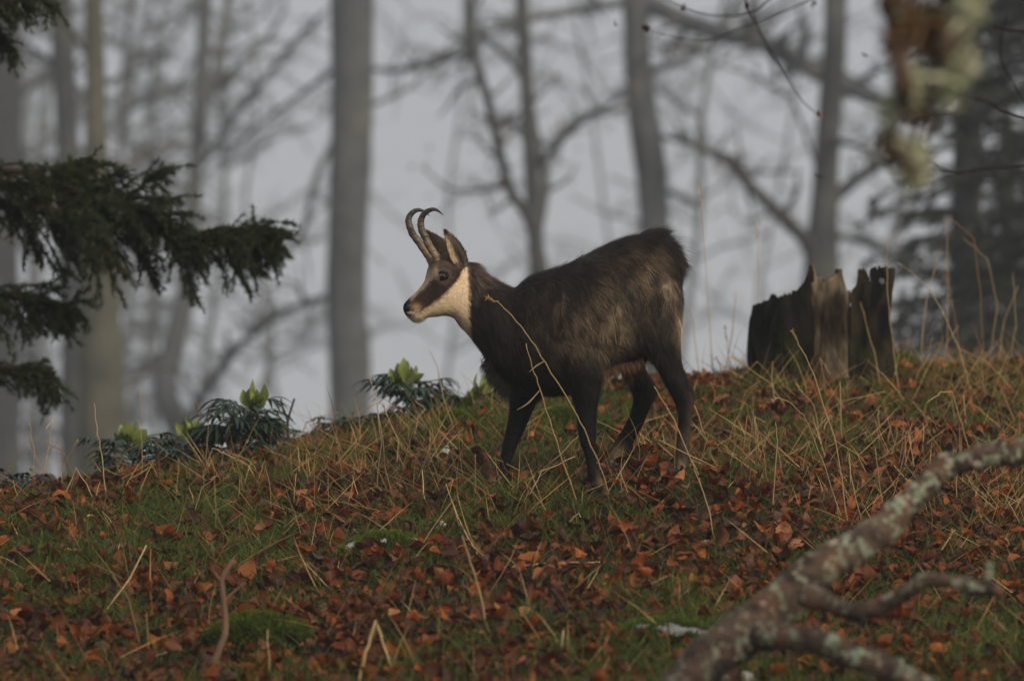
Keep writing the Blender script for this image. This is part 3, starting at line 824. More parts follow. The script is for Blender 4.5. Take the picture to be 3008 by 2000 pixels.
# fur
def build_fur(N=150000):
    rng = np.random.default_rng(5)
    a, b, c_ = BV[BT[:, 0]], BV[BT[:, 1]], BV[BT[:, 2]]
    cr = np.cross(b - a, c_ - a); area = np.linalg.norm(cr, axis=1) / 2
    nt_ = nrm(cr)
    cen = (a + b + c_) / 3
    cpx = 1504 + cen[:, 0] * 1000; cpy = 1000 - (cen[:, 2] - CAM_Z) * 1000
    wgt = area * np.where(cpx < 1385, 3.2, np.where(cpy > 1190, 2.0, 1.0)) * np.where(cen[:, 1] > D0 + 0.03, 0.55, 1.0)
    ti = rng.choice(len(BT), N, p=wgt / wgt.sum())
    r1, r2 = np.sqrt(rng.random(N)), rng.random(N)
    p = a[ti] * (1 - r1)[:, None] + b[ti] * (r1 * (1 - r2))[:, None] + c_[ti] * (r1 * r2)[:, None]
    n = nt_[ti]
    m = p.copy(); m[:, 1] = D0 - np.abs(m[:, 1] - D0); ob = head_bend(m)
    x = 1504 + ob[:, 0] * 1000; y = 1000 - (ob[:, 2] - CAM_Z) * 1000
    keep = (np.hypot(x - 1305, y - 811) > 12) & ~((x < 1206) & (y < 926))
    p, n, x, y = p[keep], n[keep], x[keep], y[keep]; N = len(p)
    topY = np.interp(x, [1386, 1421, 1457, 1500, 1521, 1564, 1607, 1654, 1725, 1814, 1886, 1935, 1964, 2011, 2030], [775, 805, 825, 842, 828, 806, 790, 778, 740, 700, 680, 678, 700, 765, 820])
    dep = y - topY
    back = smooth(70, 5, dep)
    rump = smooth(1840, 1960, x) * smooth(860, 700, y)
    headm = smooth(1392, 1372, x)
    legm = smooth(1120, 1190, y)
    fx = 0.55 + 0.5 * back; fy = 0.85 - 0.6 * back
    fx = fx + 0.15 * rump; fy = fy - 0.35 * rump + 0.5 * rump * smooth(1960, 2000, x)
    hind = smooth(1880, 1960, x) * (1 - rump); fx = fx - 0.25 * hind; fy = fy + 0.2 * hind
    ch = smooth(1540, 1430, x); fx = fx - 0.15 * ch; fy = fy + 0.15 * ch
    fx = fx * (1 - legm) + 0.08 * legm; fy = fy * (1 - legm) + 1.0 * legm
    fx = fx * (1 - headm) + 0.85 * headm; fy = fy * (1 - headm) + 0.35 * headm
    swirl = fbm(np.stack([x / 60, y / 60, np.zeros(N)], 1), 91, 2) - 0.5
    ang = (swirl * 1.3 + (fbm(np.stack([x / 11, y / 17, np.zeros(N)], 1), 95, 2) - 0.5) * 1.5) * (1 - headm) * (1 - legm)
    fx, fy = fx * np.cos(ang) - fy * np.sin(ang), fx * np.sin(ang) + fy * np.cos(ang)
    d = np.stack([fx, np.zeros(N), -fy], 1) + rng.normal(size=(N, 3)) * 0.16
    d = nrm(d - n * (d * n).sum(1, keepdims=True))
    ln = np.full(N, 0.034)
    ln = ln + 0.010 * back + 0.016 * back * smooth(1890, 1940, x) * smooth(1985, 1950, x)
    ln = ln + 0.022 * smooth(1060, 1120, y) * smooth(1560, 1460, x) * (y < 1165)
    ln = ln + 0.016 * np.exp(-(((x - 1620) / 80) ** 2 + ((y - 1165) / 22) ** 2)) + 0.022 * np.exp(-(((x - 1830) / 70) ** 2 + ((y - 1076) / 22) ** 2))
    ln = ln * (1 - legm) + 0.011 * legm
    ln = ln * (1 - headm) + np.where(y > 935, 0.020, 0.0095) * headm
    ln = ln * rng.uniform(0.5, 1.3, N) * (1 + 0.7 * (fbm(np.stack([x / 10, y / 10, np.zeros(N)], 1), 97, 2) - 0.5) * (1 - headm))
    lift = 0.20 + 0.10 * back * smooth(1880, 1940, x) + 0.12 * smooth(2010, 1960, x) * back * rng.random(N)
    lift = lift + 0.25 * smooth(1080, 1120, y) * smooth(1530, 1450, x)
    lift = np.where(headm > 0.5, 0.16, lift); lift = np.where(legm > 0.5, 0.18, lift)
    # a few long guard hairs along the spine
    guard = (rng.random(N) < 0.05) * back * (x > 1500)
    ln = ln * (1 + 0.55 * guard); lift = lift + 0.35 * guard
    d = nrm(d + n * (lift * rng.uniform(0.5, 1.6, N))[:, None])
    wd = np.where(headm > 0.5, 0.0011, np.where(legm > 0.5, 0.0011, 0.0013))
    col = coat(p)
    clump = 0.30 + 1.5 * smooth(0.25, 0.75, fbm(np.stack([x / 5 - y / 9, y / 26 + x / 34, np.zeros(N)], 1), 33, 3))
    clump = 1 + (clump - 1) * (1 - 0.75 * headm)
    shade = (rng.uniform(0.6, 1.4, N) * clump)[:, None]
    bend = -n * 0.10 + np.array([0, 0, -0.12])
    
    tips = p + d * ln[:, None]
    pb = head_bend(p); tb = head_bend(tips); nb = nrm(head_bend(p + n * 0.01) - pb)
    db = tb - pb; lb = np.linalg.norm(db, axis=1)
    mb = MB()
    # tail lying on the rump, withers ruff, chest beard: longer hairs
    def ruff(n, xa, xb, off, dvec, l0, l1, jit, colr, ysp):
        xx = rng.uniform(xa, xb, n); yy = np.interp(xx, [1386, 1421, 1457, 1500, 1521, 1564, 1607, 1654, 1725, 1814, 1886, 1935, 1964, 2011, 2018], [775, 805, 825, 842, 828, 806, 790, 778, 740, 700, 680, 682, 698, 760, 800]) + off + rng.uniform(0, 14, n)
        rt = np.stack([(xx - 1504) / 1000, D0 + rng.normal(size=n) * ysp, CAM_Z + (1000 - yy) / 1000], 1)
        dv = nrm(np.array([dvec[0], 0, -dvec[1]]) + rng.normal(size=(n, 3)) * jit)
        strands(mb, rt, dv, np.tile([0.0, -1.0, 0.3], (n, 1)), rng.uniform(l0, l1, n), 0.0012, rng.normal(size=(n, 3)) * 0.12 + [0, 0, -0.10], np.array(colr) * 0.8, np.array(colr) * rng.uniform(0.7, 1.5, n)[:, None], 3)
    ruff(900, 1880, 1930, 4, (0.93, -0.30), 0.030, 0.064, 0.14, (0.020, 0.015, 0.012), 0.022)
    ruff(700, 1935, 2012, 8, (0.75, 0.55), 0.014, 0.034, 0.26, (0.020, 0.015, 0.012), 0.03)
    ruff(500, 1530, 1700, 6, (0.75, -0.28), 0.025, 0.050, 0.25, (0.020, 0.015, 0.012), 0.02)
    ruff(250, 1390, 1480, 6, (0.85, -0.12), 0.015, 0.035, 0.25, (0.055, 0.040, 0.030), 0.02)
    n_ = 1500; u_ = rng.random(n_)
    bx = np.interp(u_, [0, 0.3, 0.6, 1], [1425, 1440, 1458, 1492]) + rng.normal(size=n_) * 7 + 8; by = np.interp(u_, [0, 0.3, 0.6, 1], [1050, 1085, 1112, 1138]) + rng.normal(size=n_) * 7
    strands(mb, np.stack([(bx - 1504) / 1000, D0 + rng.normal(size=n_) * 0.03, CAM_Z + (1000 - by) / 1000], 1), nrm(np.array([-0.28, 0, -0.9]) + rng.normal(size=(n_, 3)) * 0.24), np.tile([0.0, -1.0, 0.2], (n_, 1)), rng.uniform(0.02, 0.05, n_), 0.0012,
            rng.normal(size=(n_, 3)) * 0.15, np.array([0.010, 0.008, 0.007]), np.array([0.014, 0.011, 0.010]), 3)
    n_ = 1500; bx = rng.uniform(1772, 1888, n_); by = np.interp(bx, [1768, 1790, 1830, 1870, 1890], [1092, 1082, 1068, 1064, 1050]) + rng.normal(size=n_) * 5
    strands(mb, np.stack([(bx - 1504) / 1000, D0 - 0.035 + rng.normal(size=n_) * 0.04, CAM_Z + (1000 - by) / 1000], 1), nrm(np.array([0.30, 0, -0.9]) + rng.normal(size=(n_, 3)) * 0.22), np.tile([0.0, -1.0, 0.2], (n_, 1)), rng.uniform(0.010, 0.036, n_), 0.0012,
            rng.normal(size=(n_, 3)) * 0.12, np.array([0.05, 0.028, 0.016]), np.array([0.25, 0.125, 0.05]) * rng.uniform(0.4, 1.2, n_)[:, None], 3)
    strands(mb, pb - nb * 0.001, db / lb[:, None], nb, lb, wd, bend, col * shade * 0.75, np.minimum(col * shade * 1.35, 0.9), 3)
    return mb.build('fur', M['fur'], chamois)
fur = build_fur(); fur['kind'] = 'stuff'

# horns, ears, eyes, hooves
def horn(path, dys, w, label):
    q = np.array([Q(a, b, dy) for (a, b), dy in zip(path, dys)])
    q = catmull(np.concatenate([q, np.array(w)[:, None] / 1000], 1), 8)
    n = len(q); s = np.linspace(0, 1, n)
    r = q[:, 3] * (1 + 0.045 * np.sin(s * 90) * (s < 0.55) * smooth(0, 0.1, s))
    col = lerp(np.tile([0.26, 0.175, 0.095], (n, 1)), (0.10, 0.072, 0.05), smooth(0.05, 0.35, s))
    col = lerp(col, (0.022, 0.017, 0.017), smooth(0.40, 0.62, s))
    mb = MB(); tube(mb, q[:, :3], np.maximum(r, 0.0006), col, 16, 0.06, 3)
    return mb.build('horn', M['horn'], chamois)
hy = -0.030
horn([(1292, 776), (1281, 752), (1265, 729), (1252, 703), (1241, 679), (1237, 658), (1240, 642), (1249, 628), (1262, 620), (1276, 617), (1289, 622), (1303, 634)],
     [hy - 0.022 - 0.002 * i for i in range(12)], [11.6, 11.6, 11.3, 11, 10.6, 10.2, 9.4, 8.3, 6.9, 5.3, 3.6, 0.8], '')
horn([(1272, 785), (1264, 762), (1251, 741), (1230, 711), (1212, 687), (1202, 660), (1200, 643), (1208, 628), (1220, 619), (1233, 617), (1247, 622), (1262, 634)],
     [hy + 0.024 + 0.002 * i for i in range(12)], [11.6, 11.6, 11.3, 11, 10.6, 10.2, 9.4, 8.3, 6.9, 5.3, 3.6, 0.8], '')

def ear(base, tip, ctrl, w, nrm_dir, cin, cout, seed):
    rng = np.random.default_rng(seed)
    m, n = 26, 13
    c = catmull(np.array([base, ctrl, tip]), 13)[:m]
    s = np.linspace(0, 1, m)
    tan = nrm(np.gradient(c, axis=0)); nd = nrm(np.array(nrm_dir, float))
    side = nrm(np.cross(tan, nd)); dep = nrm(np.cross(side, tan))
    wid = w * np.interp(s, [0, 0.12, 0.32, 0.55, 0.8, 0.94, 1], [0.62, 0.86, 1.0, 0.90, 0.52, 0.2, 0.02])
    t = np.linspace(-1, 1, n)
    V = c[:, None] + side[:, None] * (wid[:, None] * t)[:, :, None] - dep[:, None] * ((1 - t ** 2)[None] * wid[:, None] * 0.75)[:, :, None]
    i = np.arange(m - 1)[:, None] * n + np.arange(n - 1)[None]
    f = np.stack([i, i + 1, i + n + 1, i + n], -1).reshape(-1, 4)
    v = V.reshape(-1, 3)
    T = np.tile(t, (m, 1)).ravel(); S = np.repeat(s, n)
    col = lerp(np.tile(cin[0], (m * n, 1)), cin[1], np.exp(-((T - 0.1) / 0.35) ** 2) * smooth(0.7, 0.3, S))
    col = lerp(col, cout, np.maximum(smooth(0.80, 0.97, np.abs(T)), smooth(0.86, 0.97, S)))
    mb = MB().add(v, [f], col)
    back = v - np.repeat(dep, n, 0) * 0.004
    mb.add(back, [f[:, ::-1]], cout)
    e = mb.build('ear', M['skin'], chamois)
    # ear hair
    N = 2600; k = rng.integers(0, len(v), N); inner = rng.random(N) < 0.55
    p = v[k] + rng.normal(size=(N, 3)) * 0.0015 - np.repeat(dep, n, 0)[k] * np.where(inner, -0.001, 0.005)[:, None]
    dd = nrm(np.repeat(tan, n, 0)[k] + rng.normal(size=(N, 3)) * 0.25)
    nn = np.repeat(dep, n, 0)[k]
    cc = np.where(inner[:, None], col[k], np.array(cout)) * rng.uniform(0.6, 1.35, N)[:, None]
    hb = MB(); strands(hb, p, dd, nn, rng.uniform(0.005, 0.011, N), 0.0010, np.zeros((N, 3)), cc * 0.8, np.minimum(cc * 1.2, 0.9), 2)
    hb.build('ear_hair', M['fur'], e)['kind'] = 'stuff'
    return e
ear(Q(1362, 790, -0.072), Q(1308, 679, -0.094), Q(1336, 732, -0.092), 0.0245, (-0.12, -0.98, -0.08), ((0.58, 0.45, 0.28), (0.20, 0.15, 0.095)), (0.045, 0.030, 0.022), 1)
ear(Q(1318, 768, 0.046), Q(1251, 678, 0.075), Q(1290, 718, 0.07), 0.021, (-0.5, 0.85, 0.1), ((0.30, 0.22, 0.13), (0.12, 0.09, 0.06)), (0.045, 0.030, 0.022), 2)

from mathutils.bvhtree import BVHTree
from mathutils import Vector
bvh = BVHTree.FromPolygons([tuple(q) for q in BVb], [tuple(int(i) for i in t) for t in BT])
def surf(px, py):
    o = Vector((0, 0, CAM_Z)); t = Vector(tuple(Q(px, py, 0.0))) - o
    h = bvh.ray_cast(o, t.normalized())
    return np.array(h[0]) if h[0] is not None else Q(px, py, -0.05)
def eye(c, look):
    m, n = 14, 22
    look = nrm(np.array(look, float)); a = nrm(np.cross(look, [0, 0, 1])); b = np.cross(a, look)
    W = np.linspace(0.001, np.pi * 0.75, m); U = np.linspace(0, 2 * np.pi, n, endpoint=False)
    r = np.array([0.0145, 0.0115])
    dirs = look[None, None] * np.cos(W)[:, None, None] + (a[None] * np.cos(U)[:, None])[None] * np.sin(W)[:, None, None] + (b[None] * np.sin(U)[:, None])[None] * np.sin(W)[:, None, None]
    v = (c + dirs * 0.0150).reshape(-1, 3)
    i = np.arange(m - 1)[:, None] * n; j = np.arange(n)[None]; j2 = (j + 1) % n
    f = np.stack([i + j, i + n + j, i + n + j2, i + j2], -1).reshape(-1, 4)
    w_ = np.repeat(W, n)
    col = lerp(np.tile([0.004, 0.003, 0.003], (len(v), 1)), (0.055, 0.022, 0.010), smooth(0.45, 0.7, w_))
    col = lerp(col, (0.008, 0.006, 0.005), smooth(1.0, 1.25, w_))
    e = MB().add(v, [f], col).build('eye', M['eye'], chamois)
    # eyelids: a dark almond rim
    mb = MB()
    for sgn in (1, -1):
        tt = np.linspace(-1, 1, 11)
        q = np.array([c + look * (0.0150 * math.sqrt(max(0.0, 1 - 0.80 * t * t)) * 0.84) + a * t * 0.0170 + b * sgn * (0.0112 * (1 - t * t)) + b * 0.0008 for t in tt])
        tube(mb, q, 0.0022, (0.022, 0.016, 0.013) if sgn < 0 else (0.014, 0.011, 0.010), 8)
    mb.build('eyelid', M['skin'], e)
s = surf(1304, 811)
eye(s + np.array([0.0, 0.0065, 0.0]), (-0.55, -0.83, 0.05))
far_pre = Q(1287, 811, 0.056); eye(head_bend(far_pre)[0] - np.array([0.0, 0.004, 0]), (-0.95, 0.25, 0.05))
# nose pad with nostril, hooves
for sgn in (-1, 1):
    nb = MB()
    c = head_bend(Q(1202, 905, 0.012 * sgn))[0]
    q = np.array([c + np.array([0.004, 0.005 * sgn, 0.010]), c + np.array([-0.004, 0.008 * sgn, 0.004]), c + np.array([-0.004, 0.007 * sgn, -0.006]), c + np.array([0.003, 0.004 * sgn, -0.012])])
    tube(nb, catmull(q, 5), np.interp(np.linspace(0, 1, 16), [0, 0.4, 1], [0.004, 0.0065, 0.003]), (0.010, 0.009, 0.009), 10)
    nb.build('nostril', M['hoof'], chamois)
for (px, py, dy) in foot_px:
    hb = MB()
    for sgn in (-1, 1):
        c = Q(px - 6, py, dy + sgn * 0.012)
        rows = []
        for s_, x0, x1, w_ in ((0, -0.034, 0.022, 0.013), (0.35, -0.029, 0.021, 0.0125), (0.7, -0.020, 0.020, 0.012), (1.0, -0.013, 0.018, 0.011)):
            th = np.linspace(0, 2 * np.pi, 14, endpoint=False)
            xc, xr = (x0 + x1) / 2, (x1 - x0) / 2
            rows.append(np.stack([c[0] + xc + xr * np.cos(th), c[1] + w_ * np.sin(th) * (0.8 + 0.2 * np.cos(th)), np.full(14, c[2] - 0.012 + 0.042 * s_)], 1))
        v = np.concatenate(rows + [rows[0].mean(0)[None], rows[-1].mean(0)[None]])
        i = np.arange(3)[:, None] * 14; j = np.arange(14)[None]; j2 = (j + 1) % 14
        a_ = np.arange(14); b_ = (a_ + 1) % 14
        hb.add(v, [np.stack([i + j, i + j2, i + 14 + j2, i + 14 + j], -1).reshape(-1, 4), np.stack([b_, a_, np.full(14, 56)], -1), np.stack([42 + a_, 42 + b_, np.full(14, 57)], -1)], (0.012, 0.010, 0.009))
    hb.build('hoof', M['hoof'], chamois)

# ------------------------------------------------------------------ spruce boughs
def spruce_limbs(root, d, limbs, seed, dens=1.0, spread=0.5):
    rng = np.random.default_rng(seed)
    for path, r0, tw, droop in limbs:
        pp = np.array([P(a, b, d + (rng.normal() * 0.04 if i else 0)) for i, (a, b) in enumerate(path)])
        pp = catmull(pp, 10)
        wood = MB(); tube(wood, pp, np.linspace(r0, 0.0035, len(pp)), (0.030, 0.021, 0.015), 7, 0.15, seed)
        seglist = []                                   # (points, dense)
        L_ = np.linalg.norm(np.diff(pp, axis=0), axis=1).sum()
        vis0 = 0.25
        seglist.append(pp[int(len(pp) * 0.75):])
        nt2 = int(L_ / 0.016 * dens)
        for q in range(nt2):
            t = vis0 + (1 - vis0) * (q + rng.random()) / nt2
            i = min(int(t * (len(pp) - 1)), len(pp) - 2); fr = t * (len(pp) - 1) - i
            p = pp[i] * (1 - fr) + pp[i + 1] * fr; tg = nrm(pp[i + 1] - pp[i])
            sd = rng.choice([-1.0, 1.0])
            dv = nrm(tg * rng.uniform(0.45, 0.95) + np.array([0, 1, 0]) * sd * rng.uniform(0.1, 0.9) * spread + np.array([0, 0, rng.uniform(-0.9, 0.55)]) * droop)
            ln = tw * rng.uniform(0.5, 1.1) * (1.12 - 0.85 * t)
            m = 6; q_ = [p]
            for s_ in range(m):
                dv = nrm(dv + rng.normal(size=3) * 0.10 + np.array([0.02, 0, -0.10 * droop]))
                q_.append(q_[-1] + dv * ln / m)
            q_ = np.array(q_)
            tube(wood, q_, np.linspace(0.0030, 0.0012, m + 1), (0.035, 0.024, 0.016), 4, cap=False)
            seglist.append(q_)
            for s_ in range(int(ln / 0.026)):
                u = rng.uniform(0.15, 0.95); i2 = min(int(u * m), m - 1)
                p2 = q_[i2] + (q_[i2 + 1] - q_[i2]) * rng.random()
                d2 = nrm(nrm(q_[i2 + 1] - q_[i2]) * 0.8 + rng.normal(size=3) * [0.5, 0.5, 0.45] + [0, 0, -0.30 * droop])
                l2 = rng.uniform(0.03, 0.085) * (1.1 - 0.5 * u)
                q2 = np.array([p2, p2 + d2 * l2 * 0.5, p2 + d2 * l2 + [0, 0, -0.006]])
                tube(wood, q2, np.linspace(0.0016, 0.0008, 3), (0.040, 0.028, 0.018), 3, cap=False)
                seglist.append(q2)
        b = wood.build('branch', M['twig'], root)
        rt, dr = [], []
        for q_ in seglist:
            l_ = np.linalg.norm(np.diff(q_, axis=0), axis=1); tot = l_.sum()
            n = max(4, int(tot / 0.0011)); u = rng.random(n) * (len(q_) - 1); i = np.minimum(u.astype(int), len(q_) - 2); fr = (u - i)[:, None]
            rt.append(q_[i] * (1 - fr) + q_[i + 1] * fr)
            tg = nrm(q_[i + 1] - q_[i])
            dr.append(nrm(tg * 0.75 + nrm(rng.normal(size=(n, 3))) * 0.85))
        rt = np.concatenate(rt); dr = np.concatenate(dr); N = len(rt)
        sh = rng.uniform(0.55, 1.4, N)[:, None]
        nd = MB(); strands(nd, rt, dr, nrm(rng.normal(size=(N, 3))), rng.uniform(0.012, 0.018, N), 0.0032, np.zeros((N, 3)), np.array([0.014, 0.022, 0.008]) * sh, np.array([0.036, 0.054, 0.017]) * sh, 1)
        nd.build('needles', M['needle'], b)['kind'] = 'stuff'
d_sp = 12.2
tb = P(-760, 700, d_sp); gzv = ground_at(tb[0], tb[1])
spruce = thing('spruce_tree', 'dark green spruce reaching drooping needled boughs in front of the misty trunks', 'tree', (tb[0], tb[1], gzv))
mb = MB(); tube(mb, catmull(np.array([[tb[0], tb[1], gzv - 0.2], [tb[0] + 0.01, tb[1], gzv + 0.4], [tb[0], tb[1], gzv + 2], [tb[0] + 0.03, tb[1], gzv + 4.5], [tb[0], tb[1], gzv + 7]]), 8), np.interp(np.linspace(0, 1, 33), [0, 0.1, 1], [0.26, 0.17, 0.05]), (0.05, 0.036, 0.028), 20, 0.12, 4)
mb.build('trunk', M['bark'], spruce)
spruce_limbs(spruce, d_sp, [
    ([(-760, 560), (-300, 580), (0, 600), (200, 630), (400, 668), (540, 690), (640, 700), (720, 690), (775, 700)], 0.018, 0.30, 0.95),
    ([(-760, 470), (-300, 500), (0, 540), (180, 560), (330, 590), (440, 630), (530, 680)], 0.015, 0.24, 0.9),
    ([(-700, 450), (-300, 470), (0, 500), (120, 500), (210, 480), (250, 492)], 0.010, 0.13, 0.6),
    ([(60, 540), (200, 535), (300, 530), (335, 512)], 0.006, 0.10, 0.5),
    ([(300, 600), (400, 560), (430, 530), (470, 505), (494, 496)], 0.006, 0.09, 0.5),
    ([(360, 590), (430, 580), (480, 585), (520, 586)], 0.005, 0.08, 0.6),
    ([(-760, 780), (-300, 830), (0, 868), (90, 880), (150, 895), (206, 893)], 0.010, 0.18, 1.1),
    ([(-760, 980), (-300, 1050), (0, 1080), (70, 1085), (120, 1090), (150, 1120), (170, 1168)], 0.009, 0.10, 0.9),
    ([(-760, -120), (-300, -60), (-60, -10), (40, 5), (110, -12), (165, 20)], 0.010, 0.10, 0.9),
    ([(-600, 10), (-200, 40), (-60, 70), (0, 105), (30, 140), (42, 176)], 0.006, 0.07, 0.8)], 21, 1.2)

# ------------------------------------------------------------------ hellebore plants
def hellebore(label, px, py, hpx, wpx, heads, nleaf, seed, col=(0.020, 0.040, 0.024)):
    rng = np.random.default_rng(seed)
    g = ground_hit(px, py); k = g[1] / D0 / 1000
    root = thing('hellebore', label, 'plant', g, 'hellebore plants along the crest')
    H = hpx * k; W = wpx * k / 2
    sb = MB()
    stems = []
    for s in range(max(1, len(heads))):
        hx, hyv, _ = heads[s] if heads else (px, py - hpx, 0)
        tip = P(hx, hyv, g[1] + rng.normal() * 0.03)
        b = g + np.array([rng.normal() * 0.02, rng.normal() * 0.02, -0.02])
        q = catmull(np.array([b, b * 0.5 + tip * 0.5 + [rng.normal() * 0.015, 0, 0], tip - [0, 0, 0.02]]), 6)
        tube(sb, q, np.linspace(0.006, 0.004, len(q)), (0.045, 0.062, 0.026), 7); stems.append(q)
    sb.build('stem', M['hell'], root)
    for l in range(nleaf):
        st = stems[rng.integers(len(stems))]; i = rng.integers(int(len(st) * 0.15), int(len(st) * 0.9))
        a = rng.uniform(0, 2 * np.pi); out = np.array([math.cos(a), math.sin(a) * 0.8, 0])
        reach = W * rng.uniform(0.35, 0.75)
        p0 = st[i]; rise = H * rng.uniform(0.05, 0.35)
        p1 = p0 + out * reach + [0, 0, rise]
        lb = MB()
        q = catmull(np.array([p0, p0 + out * reach * 0.5 + [0, 0, rise * 0.8], p1]), 4)
        tube(lb, q, np.linspace(0.0024, 0.0016, len(q)), (0.04, 0.06, 0.026), 5)
        nl = rng.integers(7, 10); cc = np.array(col) * rng.uniform(0.7, 1.45)
        ax = nrm(out + [0, 0, 0.1]); sd = nrm(np.cross(ax, [0, 0, 1.0]))
        for j in range(nl):
            f = (j / (nl - 1) - 0.5) * 2.9
            dv = nrm(ax * math.cos(f) + sd * math.sin(f) + [0, 0, rng.uniform(0.05, 0.5)])
            ln = rng.uniform(0.065, 0.105) * (1 - 0.12 * abs(f)) * min(1.25, max(0.7, H / 0.17)); m = 7; wdt = rng.uniform(0.0055, 0.0085)
            t = np.linspace(0, 1, m)
            c = p1 + dv * (ln * t)[:, None] + np.array([0, 0, -1.0]) * (ln * 0.62 * t ** 2)[:, None]
            sdv = nrm(np.cross(dv, [0, 0, 1.0])); wv = wdt * np.sin(np.pi * np.clip(t * 0.92 + 0.06, 0, 1)) ** 0.8
            lift = np.array([0, 0, 0.35])
            V = np.stack([c - sdv * wv[:, None] + lift * wv[:, None], c, c + sdv * wv[:, None] + lift * wv[:, None]], 1).reshape(-1, 3)
            i_ = np.arange(m - 1)[:, None] * 3 + np.arange(2)[None]
            lb.add(V, [np.stack([i_, i_ + 1, i_ + 4, i_ + 3], -1).reshape(-1, 4)], cc * rng.uniform(0.8, 1.2))
        lb.build('leaf', M['hell'], root)
    for hx, hyv, hs in heads:
        tip = P(hx, hyv, g[1] - 0.01); hb = MB(); n = 16
        for j in range(n):
            a = j * 2.4; el = rng.uniform(0.55, 1.45)
            dv = nrm(np.array([math.cos(a), math.sin(a), 0]) * math.cos(el) + np.array([rng.uniform(-0.2, 0.35), 0, 1]) * math.sin(el))
            ln = hs * k * rng.uniform(0.6, 1.2); wdt = ln * 0.26; m = 6; t = np.linspace(0, 1, m)
            b0 = tip + [0, 0, -hs * k * 0.45 + rng.uniform(0, 0.3) * hs * k]
            c = b0 + dv * (ln * t)[:, None] + nrm(np.array([math.cos(a), math.sin(a), 0.0])) * (ln * 0.12 * np.sin(t * 3.1))[:, None]
            sdv = nrm(np.cross(dv, nrm(rng.normal(size=3)))); wv = wdt * np.sin(np.pi * np.clip(t * 0.9 + 0.08, 0, 1))
            cup = nrm(np.cross(sdv, dv))
            V = np.stack([c - sdv * wv[:, None] + cup * wv[:, None] * 0.5, c, c + sdv * wv[:, None] + cup * wv[:, None] * 0.5], 1).reshape(-1, 3)
            i_ = np.arange(m - 1)[:, None] * 3 + np.arange(2)[None]
            hb.add(V, [np.stack([i_, i_ + 1, i_ + 4, i_ + 3], -1).reshape(-1, 4)], np.array([0.20, 0.25, 0.065]) * rng.uniform(0.55, 1.2))
        hb.build('flower_head', M['hell'], root)
hellebore('low spreading hellebore with one upright pale green bud, lowest on the crest', 385, 1360, 115, 330, [(377, 1278, 62)], 40, 51)
hellebore('hellebore with open pale green bracts beside the bushiest dark clump', 580, 1345, 100, 130, [(574, 1268, 66)], 18, 52)
hellebore('bushiest tall hellebore clump with arching dark leaves and pale green top', 690, 1340, 190, 250, [(742, 1183, 70), (690, 1220, 20)], 66, 53)
hellebore('small hellebore sprig with round pale bud under the bushiest clump', 815, 1320, 80, 90, [(808, 1262, 46)], 5, 54)
hellebore('rounded dark hellebore tuft without flowers before the thick beech trunk', 1030, 1280, 100, 170, [(1035, 1215, 8), (1010, 1225, 8)], 40, 55, (0.022, 0.036, 0.020))
hellebore('tall hellebore with twin pale green flower heads ahead of the animal', 1200, 1235, 150, 260, [(1190, 1105, 62), (1168, 1120, 44)], 52, 56)
hellebore('dark drooping hellebore leaves between flower heads and mossy hummock', 1300, 1215, 80, 150, [(1290, 1160, 10)], 28, 57)
hellebore('pale yellow-green hellebore shoot close to the animal\'s chest', 1400, 1190, 70, 70, [(1408, 1148, 56), (1390, 1165, 36)], 3, 58, (0.06, 0.08, 0.02))
hellebore('leafy hellebore filling the gap between the lone bud and the bushiest clump', 490, 1365, 85, 240, [(480, 1300, 10), (520, 1310, 8)], 26, 60)
hellebore('low ragged hellebore leaves under the thick beech trunk on the crest', 935, 1310, 60, 170, [(930, 1262, 8)], 16, 61)
hellebore('small dark hellebore at the low end of the crest by the spruce twigs', 40, 1440, 100, 260, [(30, 1372, 10), (90, 1380, 8)], 24, 59, (0.016, 0.026, 0.016))

# ------------------------------------------------------------------ leaf litter
def leaf_variant(seed):
    rng = np.random.default_rng(seed); m, n = 7, 5
    s = np.linspace(0, 1, m); t = np.linspace(-1, 1, n)
    w = rng.uniform(0.26, 0.36) * np.sin(np.pi * np.clip(s * 0.95 + 0.03, 0, 1)) ** 0.7
    curl, fold, tw, roll = rng.uniform(-1.0, 2.0), rng.uniform(-0.6, 1.1), rng.uniform(-1.0, 1.0), rng.uniform(-1.2, 2.2)
    wav = rng.uniform(0, 6, 3); bx = rng.uniform(-0.35, 0.35)
    V = np.zeros((m, n, 3))
    for i in range(m):
        q = s[i] - 0.5
        V[i, :, 0] = q - 0.25 * abs(curl) * q * abs(q)
        V[i, :, 1] = w[i] * t * (1 - 0.18 * abs(roll) * t ** 2) * (1 + 0.10 * np.sin(s[i] * 17 + wav[0] + t * 2)) + bx * q * q
        V[i, :, 2] = curl * q ** 2 + fold * w[i] * np.abs(t) * 0.5 + roll * w[i] * t ** 2 * 0.5 + tw * q * w[i] * t * 2 + 0.035 * np.sin(s[i] * 11 + wav[1]) + 0.03 * np.sin(t * 5 + s[i] * 9 + wav[2])
    i = np.arange(m - 1)[:, None] * n + np.arange(n - 1)[None]
    return V.reshape(-1, 3), np.stack([i, i + 1, i + n + 1, i + n], -1).reshape(-1, 4)
LV = [leaf_variant(300 + i) for i in range(24)]
PAL = np.array([[0.170, 0.046, 0.011], [0.230, 0.072, 0.014], [0.125, 0.034, 0.010], [0.070, 0.025, 0.012], [0.125, 0.046, 0.022], [0.240, 0.090, 0.026], [0.045, 0.018, 0.012], [0.26, 0.125, 0.055], [0.070, 0.040, 0.030]])
PALW = np.array([0.15, 0.07, 0.17, 0.22, 0.10, 0.04, 0.19, 0.02, 0.04])
